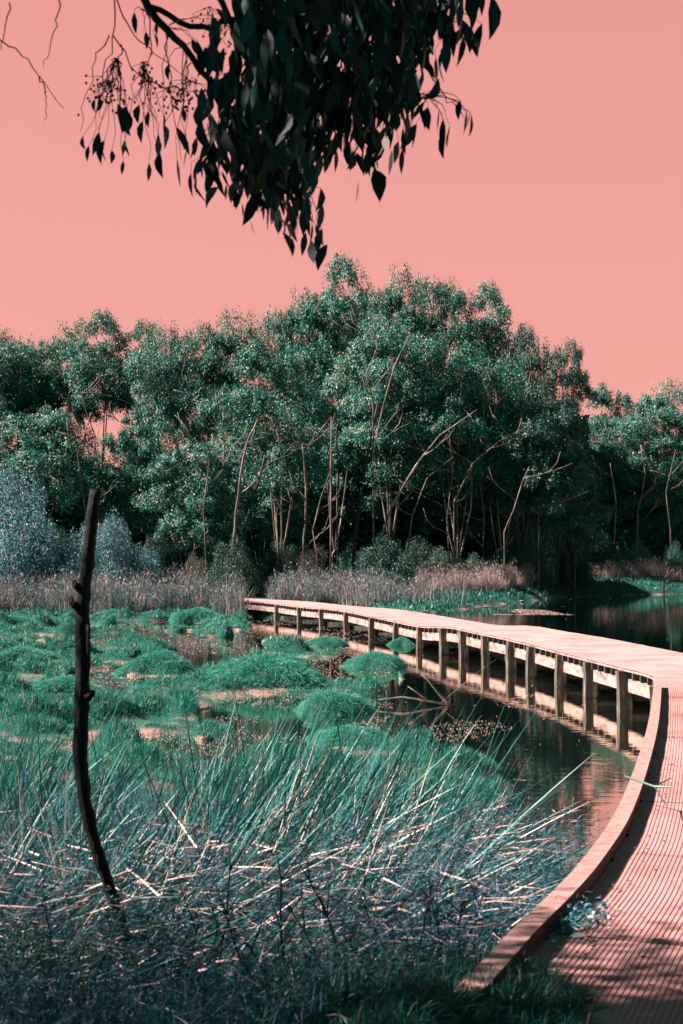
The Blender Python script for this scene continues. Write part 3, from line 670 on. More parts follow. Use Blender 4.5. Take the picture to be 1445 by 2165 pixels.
# reed beds
def reeds(name, label, n, fx, h, mk='reed'):
    P = fx(n); P = np.column_stack([P, height(P)]); P = off_deck(P, .3); P = P[P[:, 2] > 0]
    hh = h * rng.uniform(.45, 1.1, len(P)) * np.clip(.8 + .45 * nz(P[:, 0], P[:, 1], .8, 40) + .2 * nz(P[:, 0], P[:, 1], .25, 41), .3, 1.5)
    V, Fc = blades(P, lean_dir(len(P), .30), hh, .022, .12, 3)
    c = P + (0, 0, 1) * (hh * .9)[:, None]; V2, F2 = leafcards(c[::2] + rng.normal(size=(len(c[::2]), 3)) * .12, unit(rng.normal(size=(len(c[::2]), 3)) * .6 + (0, 0, 1)), .20, .035)
    tag(link(name, mesh_np(name, np.concatenate([V, V2]), [Fc[0], Fc[1], F2[0] + len(V)], M[mk])), label, kind='stuff')
def fr1(n):
    px = rng.uniform(-700, 545, n); D = 60 + 8 * rng.uniform(0, 1, n) + 2 * np.sin(px * .02); return np.column_stack([(px - 722.5) / F * D, D])
reeds('reed_bed', 'tall dry pinkish reeds left of the far end of the boardwalk', 60000, fr1, 1.65)
def fr2(n):
    px = np.clip(rng.normal(680, 95, n), 535, 980); D = rng.uniform(70, 82, n); return np.column_stack([(px - 722.5) / F * D, D])
reeds('dry_grass', 'dry pink grass behind the far end of the boardwalk', 22000, fr2, 1.5)
def fr3(n):
    px = rng.uniform(880, 1600, n); D = 86 + 9 * rng.uniform(0, 1, n) + np.clip((px - 1050) / 7, 0, 25); return np.column_stack([(px - 722.5) / F * D, D])
reeds('bank_reeds', 'pale dry reeds along the far bank under the wood', 60000, fr3, 1.6, 'reed_lightened')

# ------------------------------------------------------------ tussocks
TV = []
for k in range(4):
    rng = np.random.default_rng(60 + k); n = 15000
    a = rng.uniform(0, 6.283, n); q = rng.uniform(0, 1, n) ** .5; rad = 1 + .22 * np.sin(a * 3 + k) + .12 * np.sin(a * 5 + 2 * k)
    x, y = np.cos(a) * q * rad, np.sin(a) * q * rad; z = (1 - q ** 2.4) * .75
    P = np.column_stack([x, y, z]); d = unit(np.column_stack([x * .8, y * .8, np.full(n, .75)]) + rng.normal(size=(n, 3)) * .55)
    V, Fc = blades(P - (0, 0, .05), d, rng.uniform(.10, .36, n) * (1 + .4 * np.sin(x * 5 + y * 7 + k)), .011, .6, 3)
    # soil body under the blades
    g = 24; rr = np.linspace(0, 1, 9); bv = [(0, 0, .66)]; 
    for r_ in rr[1:]:
        for j in range(g):
            aa = j * 6.283 / g; R_ = 1 + .22 * math.sin(aa * 3 + k) + .12 * math.sin(aa * 5 + 2 * k); bv.append((math.cos(aa) * r_ * R_, math.sin(aa) * r_ * R_, (1 - r_ ** 2.4) * .66 - (.25 if r_ == 1 else 0)))
    bq = [[1 + i_ * g + j, 1 + i_ * g + (j + 1) % g, 1 + (i_ + 1) * g + (j + 1) % g, 1 + (i_ + 1) * g + j] for i_ in range(7) for j in range(g)]
    bt = [[0, 1 + j, 1 + (j + 1) % g] for j in range(g)]
    TV.append((mesh_np('blades', V, Fc, M['tussock']), mesh_np('root_mound', np.array(bv), [np.array(bq), np.array(bt)], M['under_timber'], True)))
TUS = [('low grass tussock at the left end of the twin pair behind the dead trunk', 240, 1310, 100, 28), ('broad grass tussock left of the far end of the boardwalk', 415, 1312, 120, 34),
 ('grass tussock between the broad one and the first boardwalk posts', 480, 1330, 90, 24), ('small tussock left of the broad one by the reeds', 320, 1308, 70, 22), ('flat tussock by the left edge near the reeds', 25, 1325, 100, 30),
 ('wide grass tussock by the left edge of the photo', 40, 1400, 160, 40), ('dome shaped tussock just right of the dead trunk', 335, 1425, 150, 60),
 ('large grass tussock with a black shaded side in the middle of the marsh', 570, 1455, 260, 85), ('round tussock surrounded by water in front of the large one', 700, 1505, 170, 55),
 ('tussock beside the boardwalk reflection', 800, 1410, 130, 40), ('small tussock standing in water under the boardwalk', 690, 1365, 90, 26), ('small tussock between the boardwalk posts near its middle', 860, 1362, 70, 22),
 ('low tussock nearest the tangle of rushes in the middle', 745, 1570, 180, 45), ('tussock left of the large one beyond the pool', 470, 1440, 110, 45),
 ('tussock on the far side of the boardwalk at the water', 915, 1287, 90, 16), ('tussock at the tip of the grassy spit beyond the boardwalk', 965, 1282, 60, 14), ('first tussock of the spit beyond the boardwalk', 850, 1283, 80, 14),
 ('half hidden tussock behind the long rushes at the lower left', 130, 1470, 170, 50)]
for k, (lb, px, py, wp, hp) in enumerate(TUS):
    x, y = at(px, py, .03); y += wp / F * y * .35; wd = wp / F * y
    o = tag(empty('grass_tussock', (x, y, -.02), random.uniform(0, 6.28)), lb, 'grass tussock', 'grass tussocks in the marsh'); o.scale = (wd / 2.2, wd / 2.2, max(.12, hp / F * y / .95))
    link('root_mound', TV[k % 4][1], o); link('blades', TV[k % 4][0], o)

# ------------------------------------------------------------ rush clumps
def rush_mesh(seed, n, L0, L1, lean, spread, rad, width=.0082, dry=False):
    """rush clump fanning to the right (+x)"""
    global rng
    rng = np.random.default_rng(seed); a = rng.uniform(0, 6.28, n); q = rng.uniform(0, 1, n) ** .6 * rad
    P = np.column_stack([np.cos(a) * q, np.sin(a) * q * .6, np.full(n, -.03)])
    l = np.clip(rng.normal(lean, spread * 1.25, n), -1.2, 1.45); a2 = rng.normal(size=n) * .5
    d = unit(np.column_stack([np.sin(l) * np.cos(a2), np.sin(l) * np.sin(a2) + rng.normal(size=n) * .12, np.cos(l)]))
    V, Fc = blades(P, d, rng.uniform(L0, L1, n), rng.uniform(.7, 1.3, n) * width, rng.uniform(0, .34, n) ** 1.3, 5)
    return mesh_np('stems', V, Fc, M['stalk' if dry else 'rush'])
RV = [rush_mesh(1, 170, .5, 1.15, .45, .35, .30), rush_mesh(2, 220, .5, 1.2, .8, .3, .35), rush_mesh(3, 130, .45, 1.0, .1, .35, .25), rush_mesh(4, 150, .4, 1.0, 1.12, .2, .4, .009, False)]
RD = [rush_mesh(11, 26, .35, .85, .6, .35, .30, .013, True), rush_mesh(12, 60, .4, .95, 1.0, .25, .4, .011, True), rush_mesh(13, 16, .3, .75, .3, .4, .25, .010, True), rush_mesh(14, 90, .3, .8, 1.2, .18, .45, .012, True)]
RUSH = [('tall upright rush clump just right of the dead trunk', -1.0, 9.2, 0, 1.5, -.1), ('rush clump with pale stems in the gap between trunk and pool', -.62, 9.4, 0, 1.45, .1),
 ('dark upright rush clump at the left edge behind the trunk', -2.15, 9.0, 2, 1.6, 0), ('slanting rush clump left of the dead trunk', -1.75, 8.2, 2, 1.5, .2), ('long stemmed rush clump leaning right in the middle of the foreground', -.5, 8.0, 1, 1.3, .1),
 ('rush clump with the tallest stems against the dark water', .05, 9.0, 0, 1.4, .1), ('thick rush clump fanning low to the right towards the water', .25, 8.6, 1, 1.35, .15), ('flattened rush clump with pinkish stems ending at the pond edge', .5, 8.8, 3, 1.2, .15),
 ('low slanting rush clump in the centre foreground', .0, 7.2, 1, 1.05, .1), ('bent rush clump left of the centre near the fallen straw', -1.0, 7.2, 1, 1.2, .1), ('bent rush clump at the left edge low in the photo', -1.9, 6.9, 0, 1.15, 0),
 ('dense rush clump of bluish stems under the flattened one', .40, 7.9, 3, 1.1, .05), ('small upright rush clump behind the middle of the foreground', -.15, 10.4, 2, 1.25, 0), ('collapsed rush clump nearest the kerb', .50, 7.4, 3, .9, -.05),
 ('collapsed rush clump amid straw at the lower middle', -.35, 6.4, 3, .95, 0), ('second slanting clump of long rushes behind the middle one', -.45, 8.9, 1, 1.35, .1), ('short rush clump half hidden by the foot of the trunk', -1.25, 6.2, 3, .9, 0),
 ('spiky rush clump fanning both ways left of the bare trunk', -1.45, 7.6, 4, 1.25, 0), ('spiky round rush clump in front of the tussocks at the far left', -2.6, 10.2, 4, 1.5, .4), ('spiky rush clump fanning both ways between trunk and middle', -.85, 8.3, 4, 1.3, .2),
 ('sparse spiky rush clump before the round tussock in the water', .15, 10.2, 4, 1.0, .3), ('spiky rush clump low behind the thin bare shrub', -.1, 7.9, 4, 1.1, .5)]
RV.append(rush_mesh(5, 190, .45, 1.05, .05, .62, .22)); RD.append(rush_mesh(15, 34, .35, .9, .1, .6, .2, .012, True))
for lb, x, y, v, sc, rz in RUSH:
    z0 = float(height(np.array([[x, y]]))[0])
    o = tag(empty('rush_clump', (x, y, z0), rz), lb, 'rushes', 'rush clumps in the foreground'); o.scale = (sc,) * 3
    link('green_stems', RV[v], o); link('dry_stems', RD[v], o)
# a few sparse reed stems by the kerb
def stems(name, label, cat, roots, seed, L, w, mat='snag', lean=.15, seg=6):
    r = random.Random(seed); base = np.array([roots[0][0], roots[0][1], float(height(np.array([roots[0]]))[0])])
    o = tag(empty(name, base), label, cat)
    for (x, y) in roots:
        z = float(height(np.array([[x, y]]))[0]); p = np.array([x, y, z - .05]) - base; d = np.array([r.gauss(0, lean), r.gauss(0, lean), 1]); ln = L * r.uniform(.6, 1.15); Q = [p]
        for k in range(seg): d = d + np.array([r.gauss(0, lean * .5), r.gauss(0, lean * .5), 0]); Q.append(Q[-1] + d / np.linalg.norm(d) * ln / seg)
        b = MB(); b.tube(Q, np.linspace(w, w * .3, len(Q)), 5); link('stem', b.mesh('stem', M[mat], True), o)
    return o
stems('reed', 'thin dark green reed stems beside the kerb against the orange water', 'reeds', [(1.62, 10.3), (1.68, 10.4), (1.75, 10.6), (1.86, 10.9), (1.55, 10.2), (2.02, 11.6), (2.06, 11.7), (2.1, 11.9)], 3, .75, .006, 'bush', .10)
stems('reed', 'single tall thin stem standing in front of the boardwalk posts', 'reeds', [(.46, 14.0)], 5, .95, .010, 'bush', .02)

# ------------------------------------------------------------ dead stake
def px3(px, py, D): return np.array([(px - 722.5) / F * D, D, CAMZ + (HOR - py) / F * D])
D = 6.2
path = [(290, 2060, D), (270, 1970, D), (240, 1880, D), (208, 1790, D), (183, 1690, D), (172, 1600, D), (176, 1500, D), (177, 1400, D), (174, 1320, D), (180, 1240, D), (190, 1150, D), (203, 1034, D)]
P = np.array([px3(*p) for p in path]); z0 = float(height(P[:1, :2])[0]); base = np.array([P[0][0], P[0][1], z0])
rad = np.array([34, 32, 32, 34, 36, 40, 42, 41, 40, 36, 35, 32]) / 2.6 / F * D
Q = []; q_ = np.linspace(0, len(P) - 1, 90)
Pi = np.column_stack([np.interp(q_, range(len(P)), P[:, k]) for k in range(3)]); ri = np.interp(q_, range(len(P)), rad)
for _ in range(3): Pi[1:-1] = (Pi[:-2] + Pi[1:-1] + Pi[2:]) / 3
rr = np.random.default_rng(2); Pi = Pi + rr.normal(size=Pi.shape) * .0016; ri = ri * (1 + .05 * np.sin(q_ * 7.3) + rr.normal(size=len(ri)) * .025)
Pi[0][2] = z0 - .1
stake = tag(empty('dead_trunk', base), 'dark snapped dead trunk standing upright at the left, in front of the rushes', 'dead tree')
b = MB(); b.tube(Pi - base, ri, 12); link('trunk', b.mesh('trunk', M['snag'], True), stake)
for pts, r0 in (([(170, 1245), (160, 1236), (156, 1226)], .020), ([(168, 1285), (154, 1276), (148, 1262)], .022), ([(186, 1475), (198, 1464), (200, 1458)], .022), ([(187, 1320), (189, 1395), (188, 1440)], .014)):
    b = MB(); b.tube([px3(x, y, D - .02) - base for x, y in pts], np.linspace(r0, r0 * .45, len(pts)), 7); link('branch_stub', b.mesh('branch_stub', M['snag'], True), stake)

# ------------------------------------------------------------ bare dark shrubs in the foreground
def shrub_bare(label, x, y, H, n, seed, mat='snag', leaf=0):
    r = random.Random(seed); z = float(height(np.array([[x, y]]))[0]); o = tag(empty('bare_shrub', (x, y, z)), label, 'shrub')
    for k in range(n):
        p = np.array([r.uniform(-.08, .08), r.uniform(-.06, .06), -.05]); d = np.array([r.gauss(0, .22), r.gauss(0, .15), 1]); Q = [p]; ln = H * r.uniform(.6, 1.1)
        for j in range(9): d = d + np.array([r.gauss(0, .14), r.gauss(0, .1), 0]); Q.append(Q[-1] + d / np.linalg.norm(d) * ln / 9)
        b = MB(); b.tube(Q, np.linspace(.009, .003, 10), 6)
        for j in range(5):
            q = Q[r.randint(3, 8)]; v = np.array([r.gauss(0, 1), r.gauss(0, .6), r.uniform(.3, 1.2)]); v = v / np.linalg.norm(v) * r.uniform(.08, .25)
            b.tube([q, q + v * .5 + (0, 0, .01), q + v * (1, 1, 1.2)], [.004, .003, .0015], 4)
        link('stem', b.mesh('stem', M[mat], True), o)
shrub_bare('dark bare shrub with several stems at the bottom left of the kerb', .42, 6.15, .62, 6, 5)
shrub_bare('tall thin dark bare shrub in the lower middle', .12, 5.9, .85, 4, 6)
shrub_bare('bare dark twigs in the bottom centre left of the thin shrub', -.25, 5.7, .75, 4, 8)
shrub_bare('bluish dead twigs in the bottom left corner', -1.05, 5.7, .7, 5, 9, 'bark_dark')
shrub_bare('low black twigs below the dead trunk', -.62, 5.9, .55, 5, 10)

# ------------------------------------------------------------ fallen branch, deck litter
for lb, px, py, D, wd_, v in (('low dark leafy weed around the foot of the dead trunk', 275, 1975, 6.3, .34, 'dark'), ('dark leafy weed at the bottom centre before the kerb', 830, 2090, 5.4, .30, 'dark'), ('low dark weed in the bottom left corner', 60, 2130, 5.6, .45, 'green')):
    p = px3(px, py, D); z0 = float(height(np.array([[p[0], D]]))[0]); o = tag(empty('weed', (p[0], D, z0)), lb, 'weed'); o.scale = (wd_, wd_, wd_ * 1.1)
    link('stem', BV[v][0], o); link('foliage', BV[v][1], o)
D0 = at(930, 1490, 0)[1]
o = tag(empty('fallen_branch', (*at(940, 1480, 0), 0)), 'forked pale dead branch sticking out of the water before the boardwalk', 'branch'); bb = np.array([*at(940, 1480, 0), 0])
for pts, r0 in (([(945, 1485), (925, 1462), (905, 1437), (890, 1424)], .028), ([(965, 1492), (900, 1480), (850, 1472), (800, 1478)], .02), ([(905, 1480), (880, 1462), (862, 1450)], .016), ([(930, 1486), (1010, 1420), (1050, 1392)], .005)):
    b = MB(); b.tube([px3(x, y, D0) - bb for x, y in pts], np.linspace(r0, r0 * .35, len(pts)), 6); link('branch', b.mesh('branch', M['bark_pale'], True), o)
o = tag(empty('marker_post', (*at(1180, 1256, .1), -.2)), 'small dark post at the water edge of the far bank', 'post', 'two small posts on the far shore'); b = MB(); b.tube([(0, 0, 0), (0, 0, .6), (.02, 0, 1.15)], [.09, .085, .08], 8); pm_ = b.mesh('post', M['bark_dark']); link('post', pm_, o)
b = MB(); b.tube([(0, 0, 1.15), (0, 0, 1.2)], [.1, .09], 8); cp = b.mesh('cap', M['bark_dark']); link('cap', cp, o, (.02, 0, 0))
o2 = copy_tree(o); o2.location = (*at(1402, 1254, .1), -.2); o2['label'] = 'small dark post at the water near the right edge'
# twig on the kerb
b = MB(); zt = DZ + .17; a0 = at(1318, 1638, zt); a1 = at(1380, 1650, zt); a2 = at(1422, 1655, zt)
b.tube([(*a0, zt), (*a1, zt - .03), (*a2, zt - .02)], [.006, .009, .004], 6); b.tube([(*a1, zt - .03), (*at(1415, 1645, zt), zt + .01)], [.006, .003], 5); b.tube([(*a1, zt - .03), (*at(1405, 1672, zt), zt - .08)], [.005, .003], 5)
tag(link('twig', b.mesh('twig', M['bush'])), 'thin dark twig lying across the kerb onto the deck', 'twig')
# weed on the deck
rng = np.random.default_rng(77)
cx, cy = at(1190, 1948, DZ)
o = tag(empty('weed_clump', (cx, cy, DZ)), 'pale grey green weed heap lying against the kerb on the deck', 'weed')
n = 420; P = rng.normal(size=(n, 3)) * (.085, .14, .018) + (.02, 0, .035); P[:, 0] += P[:, 1] * .35; P[:, 2] = np.abs(P[:, 2]) + .006
V, Fc = leafcards(P, unit(rng.normal(size=(n, 3)) * (1, 1, .5)), rng.uniform(.02, .06, n), rng.uniform(.008, .02, n)); link('leaves', mesh_np('leaves', V, Fc, M['blue']), o)
P = rng.normal(size=(60, 3)) * (.06, .10, 0) + (.02, 0, .01); P[:, 0] += P[:, 1] * .35
V, Fc = blades(P, unit(rng.normal(size=(60, 3)) * (1, 1, .3) + (.4, 0, .35)), rng.uniform(.08, .22, 60), .004, .1, 3); link('stems', mesh_np('stems', V, Fc, M['twig']), o)
# litter: dry leaves strewn along the deck
n = 700; s = rng.uniform(s_of_y(3.2), s_of_y(13), n) ; s = np.where(rng.uniform(size=n) < .6, rng.uniform(s_of_y(3.2), s_of_y(6.2), n), s)
off = np.where(rng.uniform(size=n) < .45, .13 + np.abs(rng.normal(size=n)) * .07, rng.uniform(.14, 1.9, n))
P = np.array([edge(a, c, .006) for a, c in zip(s, off)]); V, Fc = leafcards(P, unit(rng.normal(size=(n, 3)) * (1, 1, .08)), rng.uniform(.012, .045, n), rng.uniform(.005, .013, n))
tag(link('leaf_litter', mesh_np('leaf_litter', V, Fc, M['drybush'])), 'dry leaves and bits strewn over the near deck', kind='stuff')
# grass spilling over the near end of the kerb
n = 26000; px = rng.uniform(560, 1230, n); py = rng.uniform(2010, 2420, n); py = py + np.clip(px - 1000, 0, 300) * .5
D_ = F * (CAMZ - .62) / (py - HOR); P = np.column_stack([(px - 722.5) / F * D_, D_]); k = np.clip(np.searchsorted(E[:, 1], P[:, 1]), 0, len(E) - 1)
P = np.column_stack([P, np.where(P[:, 0] > E[k, 0], DZ, np.maximum(height(P), .5))])
yy = rng.uniform(3.7, 5.0, 9000); sI = np.interp(yy, E[:, 1], S); of = rng.uniform(-.45, .22, 9000); Q = np.array([edge(a, c) for a, c in zip(sI, of)])
Q[:, 2] = .62 + .16 * np.exp(-(of / .2) ** 2) * np.clip((4.95 - yy) * 4, 0, 1); P = np.vstack([P, Q])
V, Fc = blades(P, lean_dir(len(P), .7, .0, 1.2), rng.uniform(.1, .3, len(P)) * np.where(P[:, 2] < DZ - .01, 1.6, .8), .005, .5, 3)
tag(link('verge_grass', mesh_np('verge_grass', V, Fc, M['under'])), 'shaded grass growing over the near end of the kerb', kind='stuff')
# floating scum and duckweed
n = 80000; x0 = field(n, 12, 100, -.3, .5, 1.3); P = x0[x0[:, 2] < -.02]; den = nz(P[:, 0], P[:, 1] * .6, 1.1, 50); qx = P[:, 0] / P[:, 1] * F + 722; P = P[((den > .7) & (qx > 830) & (qx < 1130)) | ((den > -.25) & (qx < 830) & (P[:, 1] < 60)) | (rng.uniform(size=len(P)) < .012)]
P[:, 2] = .006; 
pxs, pys = rng.uniform(900, 1230, 9000), rng.uniform(1281, 1300, 9000); xx, yy = np.array([at(a, b) for a, b in zip(pxs, pys)]).T
Q = np.column_stack([xx, yy, np.full(9000, .006)]); Q = Q[(nz(xx, yy * .35, 1.6, 52) > .15 + np.abs(pxs - 1040) / 400)]; P = np.vstack([P, Q])
sz = rng.uniform(.005, .018, len(P)) * np.clip(P[:, 1] / 22, .6, 5); a = rng.uniform(0, 6.28, len(P)); V = np.stack([P + np.column_stack([np.cos(a + q) * sz, np.sin(a + q) * sz, 0 * sz]) for q in (0, 1.4, 3.0, 4.6)], 1).reshape(-1, 3)
tag(link('duckweed', mesh_np('duckweed', V, (np.arange(len(P)) * 4)[:, None] + np.array([[0, 1, 2, 3]]), M['stalk'])), 'pale floating weed specks on the pond', kind='stuff')

# ------------------------------------------------------------ overhanging gum tree (trunk stands left of the frame)
rng = np.random.default_rng(123)
gt = tag(empty('overhanging_eucalyptus', (-5.6, 4.2, float(height(np.array([[-5.6, 4.2]]))[0]))), 'near gum tree whose dark leafy branch hangs into the top of the photo', 'tree')
g0 = np.array(gt.location)
DH = 5.4
def hp(px, py, dy=0.0): return px3(px, py, DH) + (0, dy, 0) - g0
b = MB(); b.tube(np.array([(0, 0, -.4), (.15, 0, 1.2), (.3, .15, 2.6), (.7, .4, 4.0), (.5, .8, 5.6), (.2, 1.0, 7.2)]), [.26, .21, .18, .15, .10, .05], 12); link('trunk', b.mesh('trunk', M['bark_dark'], True), gt)
def lerp_path(pts, n=16):
    pts = np.array(pts, float); C = []
    q = np.linspace(0, len(pts) - 1, n); P = np.column_stack([np.interp(q, range(len(pts)), pts[:, k]) for k in range(3)])
    for _ in range(2): P[1:-1] = (P[:-2] + P[1:-1] * 2 + P[2:]) / 4
    return P
def limb(pts, r0, r1, name='limb'):
    b = MB(); P = lerp_path(pts, max(8, len(pts) * 4)); P[1:-1] += rng.normal(size=(len(P) - 2, 3)) * .006; b.tube(P, np.linspace(r0, r1, len(P)), 7); link(name, b.mesh(name, M['snag'], True), gt); return P
limb([(.6, .35, 3.8), (2.5, .6, 5.2), (4.0, 1.0, 5.4), hp(200, -170), hp(300, -5), hp(385, 85), hp(455, 190), hp(475, 260), hp(520, 330)], .03, .003)
limb([hp(200, -170), hp(420, -120), hp(560, -40), hp(640, 30), hp(700, 130), hp(740, 240)], .018, .004)
limb([hp(560, -40), hp(760, -60), hp(880, -10), hp(960, 30)], .014, .004)
limb([hp(300, -5), hp(430, 50), hp(500, 20), hp(590, -30)], .012, .010)
limb([hp(420, -120), hp(500, 60), hp(540, 180), hp(580, 330), hp(640, 430)], .014, .004)
limb([(.6, .35, 4.6), (-.6, .8, 5.6), (-2.2, 1.2, 6.2)], .07, .02); limb([(.5, .8, 5.6), (1.6, 1.5, 6.6), (2.8, 1.6, 7.2)], .05, .02); limb([(.5, .8, 5.4), (.9, -.6, 6.3), (1.6, -1.8, 6.6)], .05, .02)
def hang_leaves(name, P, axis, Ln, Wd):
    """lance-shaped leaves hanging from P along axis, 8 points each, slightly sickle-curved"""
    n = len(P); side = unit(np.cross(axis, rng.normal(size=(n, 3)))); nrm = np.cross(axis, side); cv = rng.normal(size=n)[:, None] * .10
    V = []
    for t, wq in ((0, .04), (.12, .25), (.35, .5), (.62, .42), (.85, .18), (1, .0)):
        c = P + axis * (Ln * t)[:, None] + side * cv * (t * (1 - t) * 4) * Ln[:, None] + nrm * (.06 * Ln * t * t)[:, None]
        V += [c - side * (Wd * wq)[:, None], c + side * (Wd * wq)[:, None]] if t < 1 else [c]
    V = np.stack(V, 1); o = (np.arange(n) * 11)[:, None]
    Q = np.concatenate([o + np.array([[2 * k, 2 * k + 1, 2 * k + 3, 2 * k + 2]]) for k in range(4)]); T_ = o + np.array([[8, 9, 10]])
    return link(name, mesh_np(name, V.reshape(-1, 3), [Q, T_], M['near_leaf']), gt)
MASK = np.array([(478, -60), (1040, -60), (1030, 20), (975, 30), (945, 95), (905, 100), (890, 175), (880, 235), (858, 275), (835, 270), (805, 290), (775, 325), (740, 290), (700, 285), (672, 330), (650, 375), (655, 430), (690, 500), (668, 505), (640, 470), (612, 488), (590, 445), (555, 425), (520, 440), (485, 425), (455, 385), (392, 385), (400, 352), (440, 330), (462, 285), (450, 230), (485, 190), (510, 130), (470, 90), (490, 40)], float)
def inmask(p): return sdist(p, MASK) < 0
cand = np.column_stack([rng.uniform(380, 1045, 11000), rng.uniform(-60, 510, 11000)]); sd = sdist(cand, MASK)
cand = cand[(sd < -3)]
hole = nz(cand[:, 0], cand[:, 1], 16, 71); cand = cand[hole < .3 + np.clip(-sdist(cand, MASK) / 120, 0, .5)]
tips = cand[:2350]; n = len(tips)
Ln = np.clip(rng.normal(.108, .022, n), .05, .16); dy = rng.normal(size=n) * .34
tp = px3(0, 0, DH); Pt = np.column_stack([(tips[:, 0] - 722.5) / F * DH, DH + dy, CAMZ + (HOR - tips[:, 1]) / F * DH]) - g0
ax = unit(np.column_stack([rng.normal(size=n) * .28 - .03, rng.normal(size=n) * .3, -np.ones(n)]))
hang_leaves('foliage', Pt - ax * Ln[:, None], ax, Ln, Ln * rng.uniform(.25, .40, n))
# single leaves and sprays round the mass: (x of tip, y of tip, length px)
single = [(1020, 100, 80), (1035, 80, 90), (1002, 60, 90), (970, 138, 70), (962, 100, 60), (942, 158, 70), (935, 130, 60), (935, 338, 80), (942, 315, 60), (928, 300, 50), (985, 280, 52), (998, 275, 50), (990, 265, 45), (968, 262, 45), (935, 245, 50), (800, 420, 80), (803, 412, 74), (905, 292, 60), (895, 285, 60), (880, 290, 60), (850, 342, 80), (862, 330, 60), (855, 315, 60), (738, 362, 60), (684, 362, 46), (742, 355, 50), (780, 360, 55), (768, 352, 45),
 (652, 430, 38), (668, 455, 50), (672, 528, 60), (684, 535, 50), (655, 520, 60), (615, 530, 60), (608, 515, 60), (622, 505, 50), (600, 490, 50), (575, 470, 50), (165, 312, 35), (174, 305, 30), (205, 345, 50), (215, 352, 52), (210, 320, 40), (228, 335, 30), (236, 332, 30), (255, 325, 36), (268, 322, 34), (300, 358, 42), (328, 340, 60), (336, 330, 55), (326, 318, 40), (342, 300, 60), (345, 275, 40), (385, 246, 30), (375, 284, 36), (262, 285, 60), (254, 275, 55), (270, 270, 50), (250, 260, 40), (282, 262, 50), (290, 255, 45), (248, 225, 45), (300, 240, 40), (210, 252, 34), (206, 245, 28), (285, 66, 45), (292, 60, 40), (300, 70, 26), (323, 76, 34), (330, 72, 30), (358, 170, 36), (240, 200, 30), (410, 150, 80), (418, 110, 50), (425, 160, 60), (455, 150, 80), (462, 120, 60), (380, 402, 60), (395, 392, 55), (385, 360, 50), (405, 395, 50), (430, 350, 50), (425, 362, 45), (412, 330, 40)]
sg = np.array(single, float); n = len(sg); Ln = sg[:, 2] / F * DH; dy = rng.normal(size=n) * .12
Pt = np.column_stack([(sg[:, 0] - 722.5) / F * DH, DH + dy, CAMZ + (HOR - sg[:, 1]) / F * DH]) - g0; ax = unit(np.column_stack([rng.normal(size=n) * .14, rng.normal(size=n) * .15, -np.ones(n)]))
Ps = Pt - ax * Ln[:, None]; hang_leaves('outer_leaves', Ps, ax, Ln, Ln * rng.uniform(.28, .40, n))
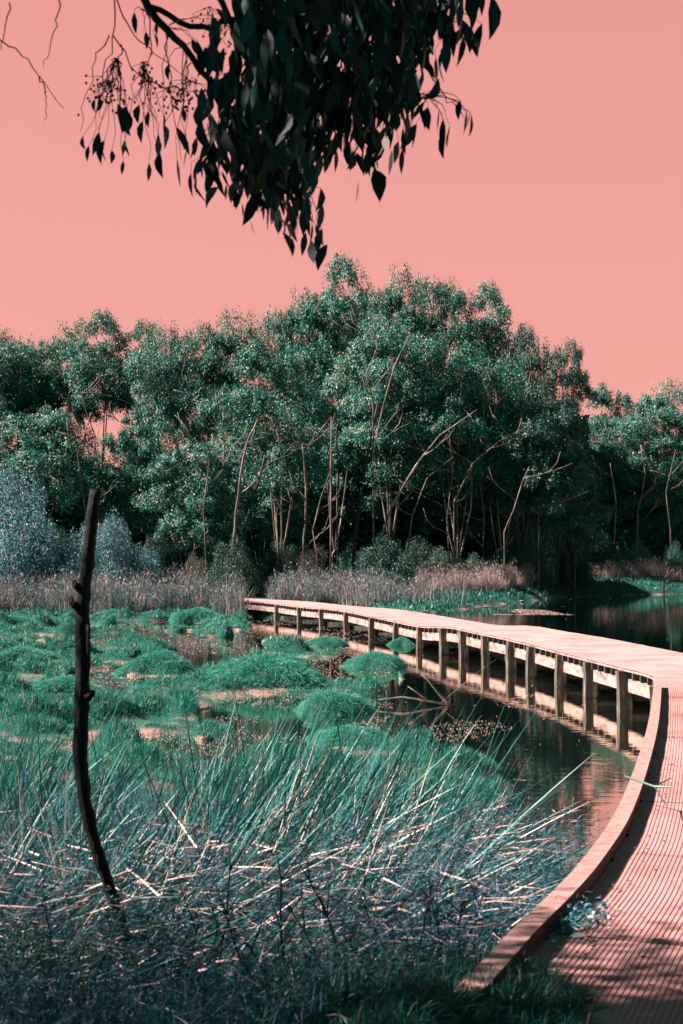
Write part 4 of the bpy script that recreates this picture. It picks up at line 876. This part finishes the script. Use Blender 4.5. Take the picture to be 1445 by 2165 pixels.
# hanging twigs
def twig(b, a, c, sag=.02, r0=.0022, r1=.001):
    a, c = np.array(a), np.array(c); Q = [a + (c - a) * t + np.array([rng.normal() * .008, rng.normal() * .01, sag * math.sin(t * 3.14)]) for t in np.linspace(0, 1, 7)]; Q[0] = a; Q[-1] = c; b.tube(Q, np.linspace(r0, r1, 7), 4); return Q
b = MB()
hubs = [(300, 8), (345, 45), (385, 85), (425, 140), (455, 190), (475, 260), (600, 20), (700, 100), (880, -10), (960, 30), (900, 130), (740, 240), (640, 400), (560, 330), (300, 130), (240, 110), (905, 190), (520, 330)]
for (sx, sy, sl), q in zip(single, Ps):
    top = (sx, sy - sl); h = min((h for h in hubs if h[1] < top[1] + 5), key=lambda h: abs(h[0] - sx) + .5 * abs(h[1] - top[1]), default=(sx, -20)); twig(b, hp(*h), q)
for pts in ([(235, -20), (232, 60), (215, 130), (208, 200), (205, 240)], [(232, 60), (260, 110), (300, 160), (330, 240)], [(225, 60), (190, 120), (165, 270)], [(250, 80), (240, 150), (250, 210)], [(300, 0), (320, 80), (300, 140), (285, 200)], [(345, 45), (350, 120), (360, 200), (380, 330)], [(-30, 60), (40, 95), (75, 150), (130, 220)], [(10, -10), (0, 60), (-20, 120)], [(115, -20), (105, 60), (85, 130)], [(75, 150), (95, 190), (85, 245)], [(400, 120), (380, 190), (345, 250)], [(300, 160), (380, 180), (440, 190)], [(900, 130), (930, 180), (965, 215), (985, 240)], [(240, -20), (262, 60), (330, 100), (400, 160)]):
    P_ = lerp_path([hp(*p) for p in pts], 12); P_[1:-1] += rng.normal(size=(len(P_) - 2, 3)) * .006; b.tube(P_, np.linspace(.0032, .0012, 12), 4)
# connect twigs to the limb outside the frame
tag(link('hanging_twigs', b.mesh('hanging_twigs', M['snag']), gt), kind='stuff')
# gum nuts on fine stalks
b = MB(); nuts = []
for (cx_, cy_, sx_, sy_, m_) in ((225, 195, 45, 30, 60), (300, 150, 25, 22, 34), (400, 190, 40, 25, 40), (365, 200, 40, 30, 30), (470, 60, 35, 40, 30), (440, 30, 30, 20, 16)):
    c0 = hp(cx_, cy_ - 30)
    for _ in range(m_):
        p = hp(cx_ + rng.normal() * sx_ * .6, cy_ + rng.normal() * sy_ * .6, rng.normal() * .06); nuts.append(p)
        if _ % 3 == 0: twig(b, c0, p, .01, .0016, .0009)
for p in nuts: b.tube([p + (0, 0, .006), p, p - (0, 0, .005)], [.002, .0055, .003], 5)
tag(link('gum_nuts', b.mesh('gum_nuts', M['snag']), gt), kind='stuff')
# rest of the crown, above and left of the frame, plus clumps added for shade
P = []; cl = []
for _ in range(95):
    cx_ = rng.uniform(-3.2, 3.4); cl.append((cx_, (1.0 + rng.normal() * .8) if cx_ < .3 else min(1.55, .65 + rng.normal() * .6), 5.5 + rng.normal() * .5))
cl += [(2.2 + 2.6 * rng.uniform(), 1.0 + rng.normal() * .4, 5.7 + rng.normal() * .35) for _ in range(18)]  # unseen leaf clumps added to shade the hanging branch
for _ in range(46):
    T0 = Vector((rng.uniform(.2, 3.2), rng.uniform(3.6, 5.75), .65)); q = T0 + SUN * rng.uniform(6.8, 8.6) - Vector(g0); cl.append((q.x, q.y, q.z))  # unseen clumps added towards the sun to cast shade on the near deck
for c in cl: P.append(np.array(c) + rng.normal(size=(130, 3)) * (.42, .38, .3))
P = np.concatenate(P); n = len(P); Ln = np.clip(rng.normal(.12, .02, n), .06, .17); ax = unit(np.column_stack([rng.normal(size=n) * .3, rng.normal(size=n) * .3, -np.ones(n)]))
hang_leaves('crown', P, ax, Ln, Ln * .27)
print('SCENE BUILT')
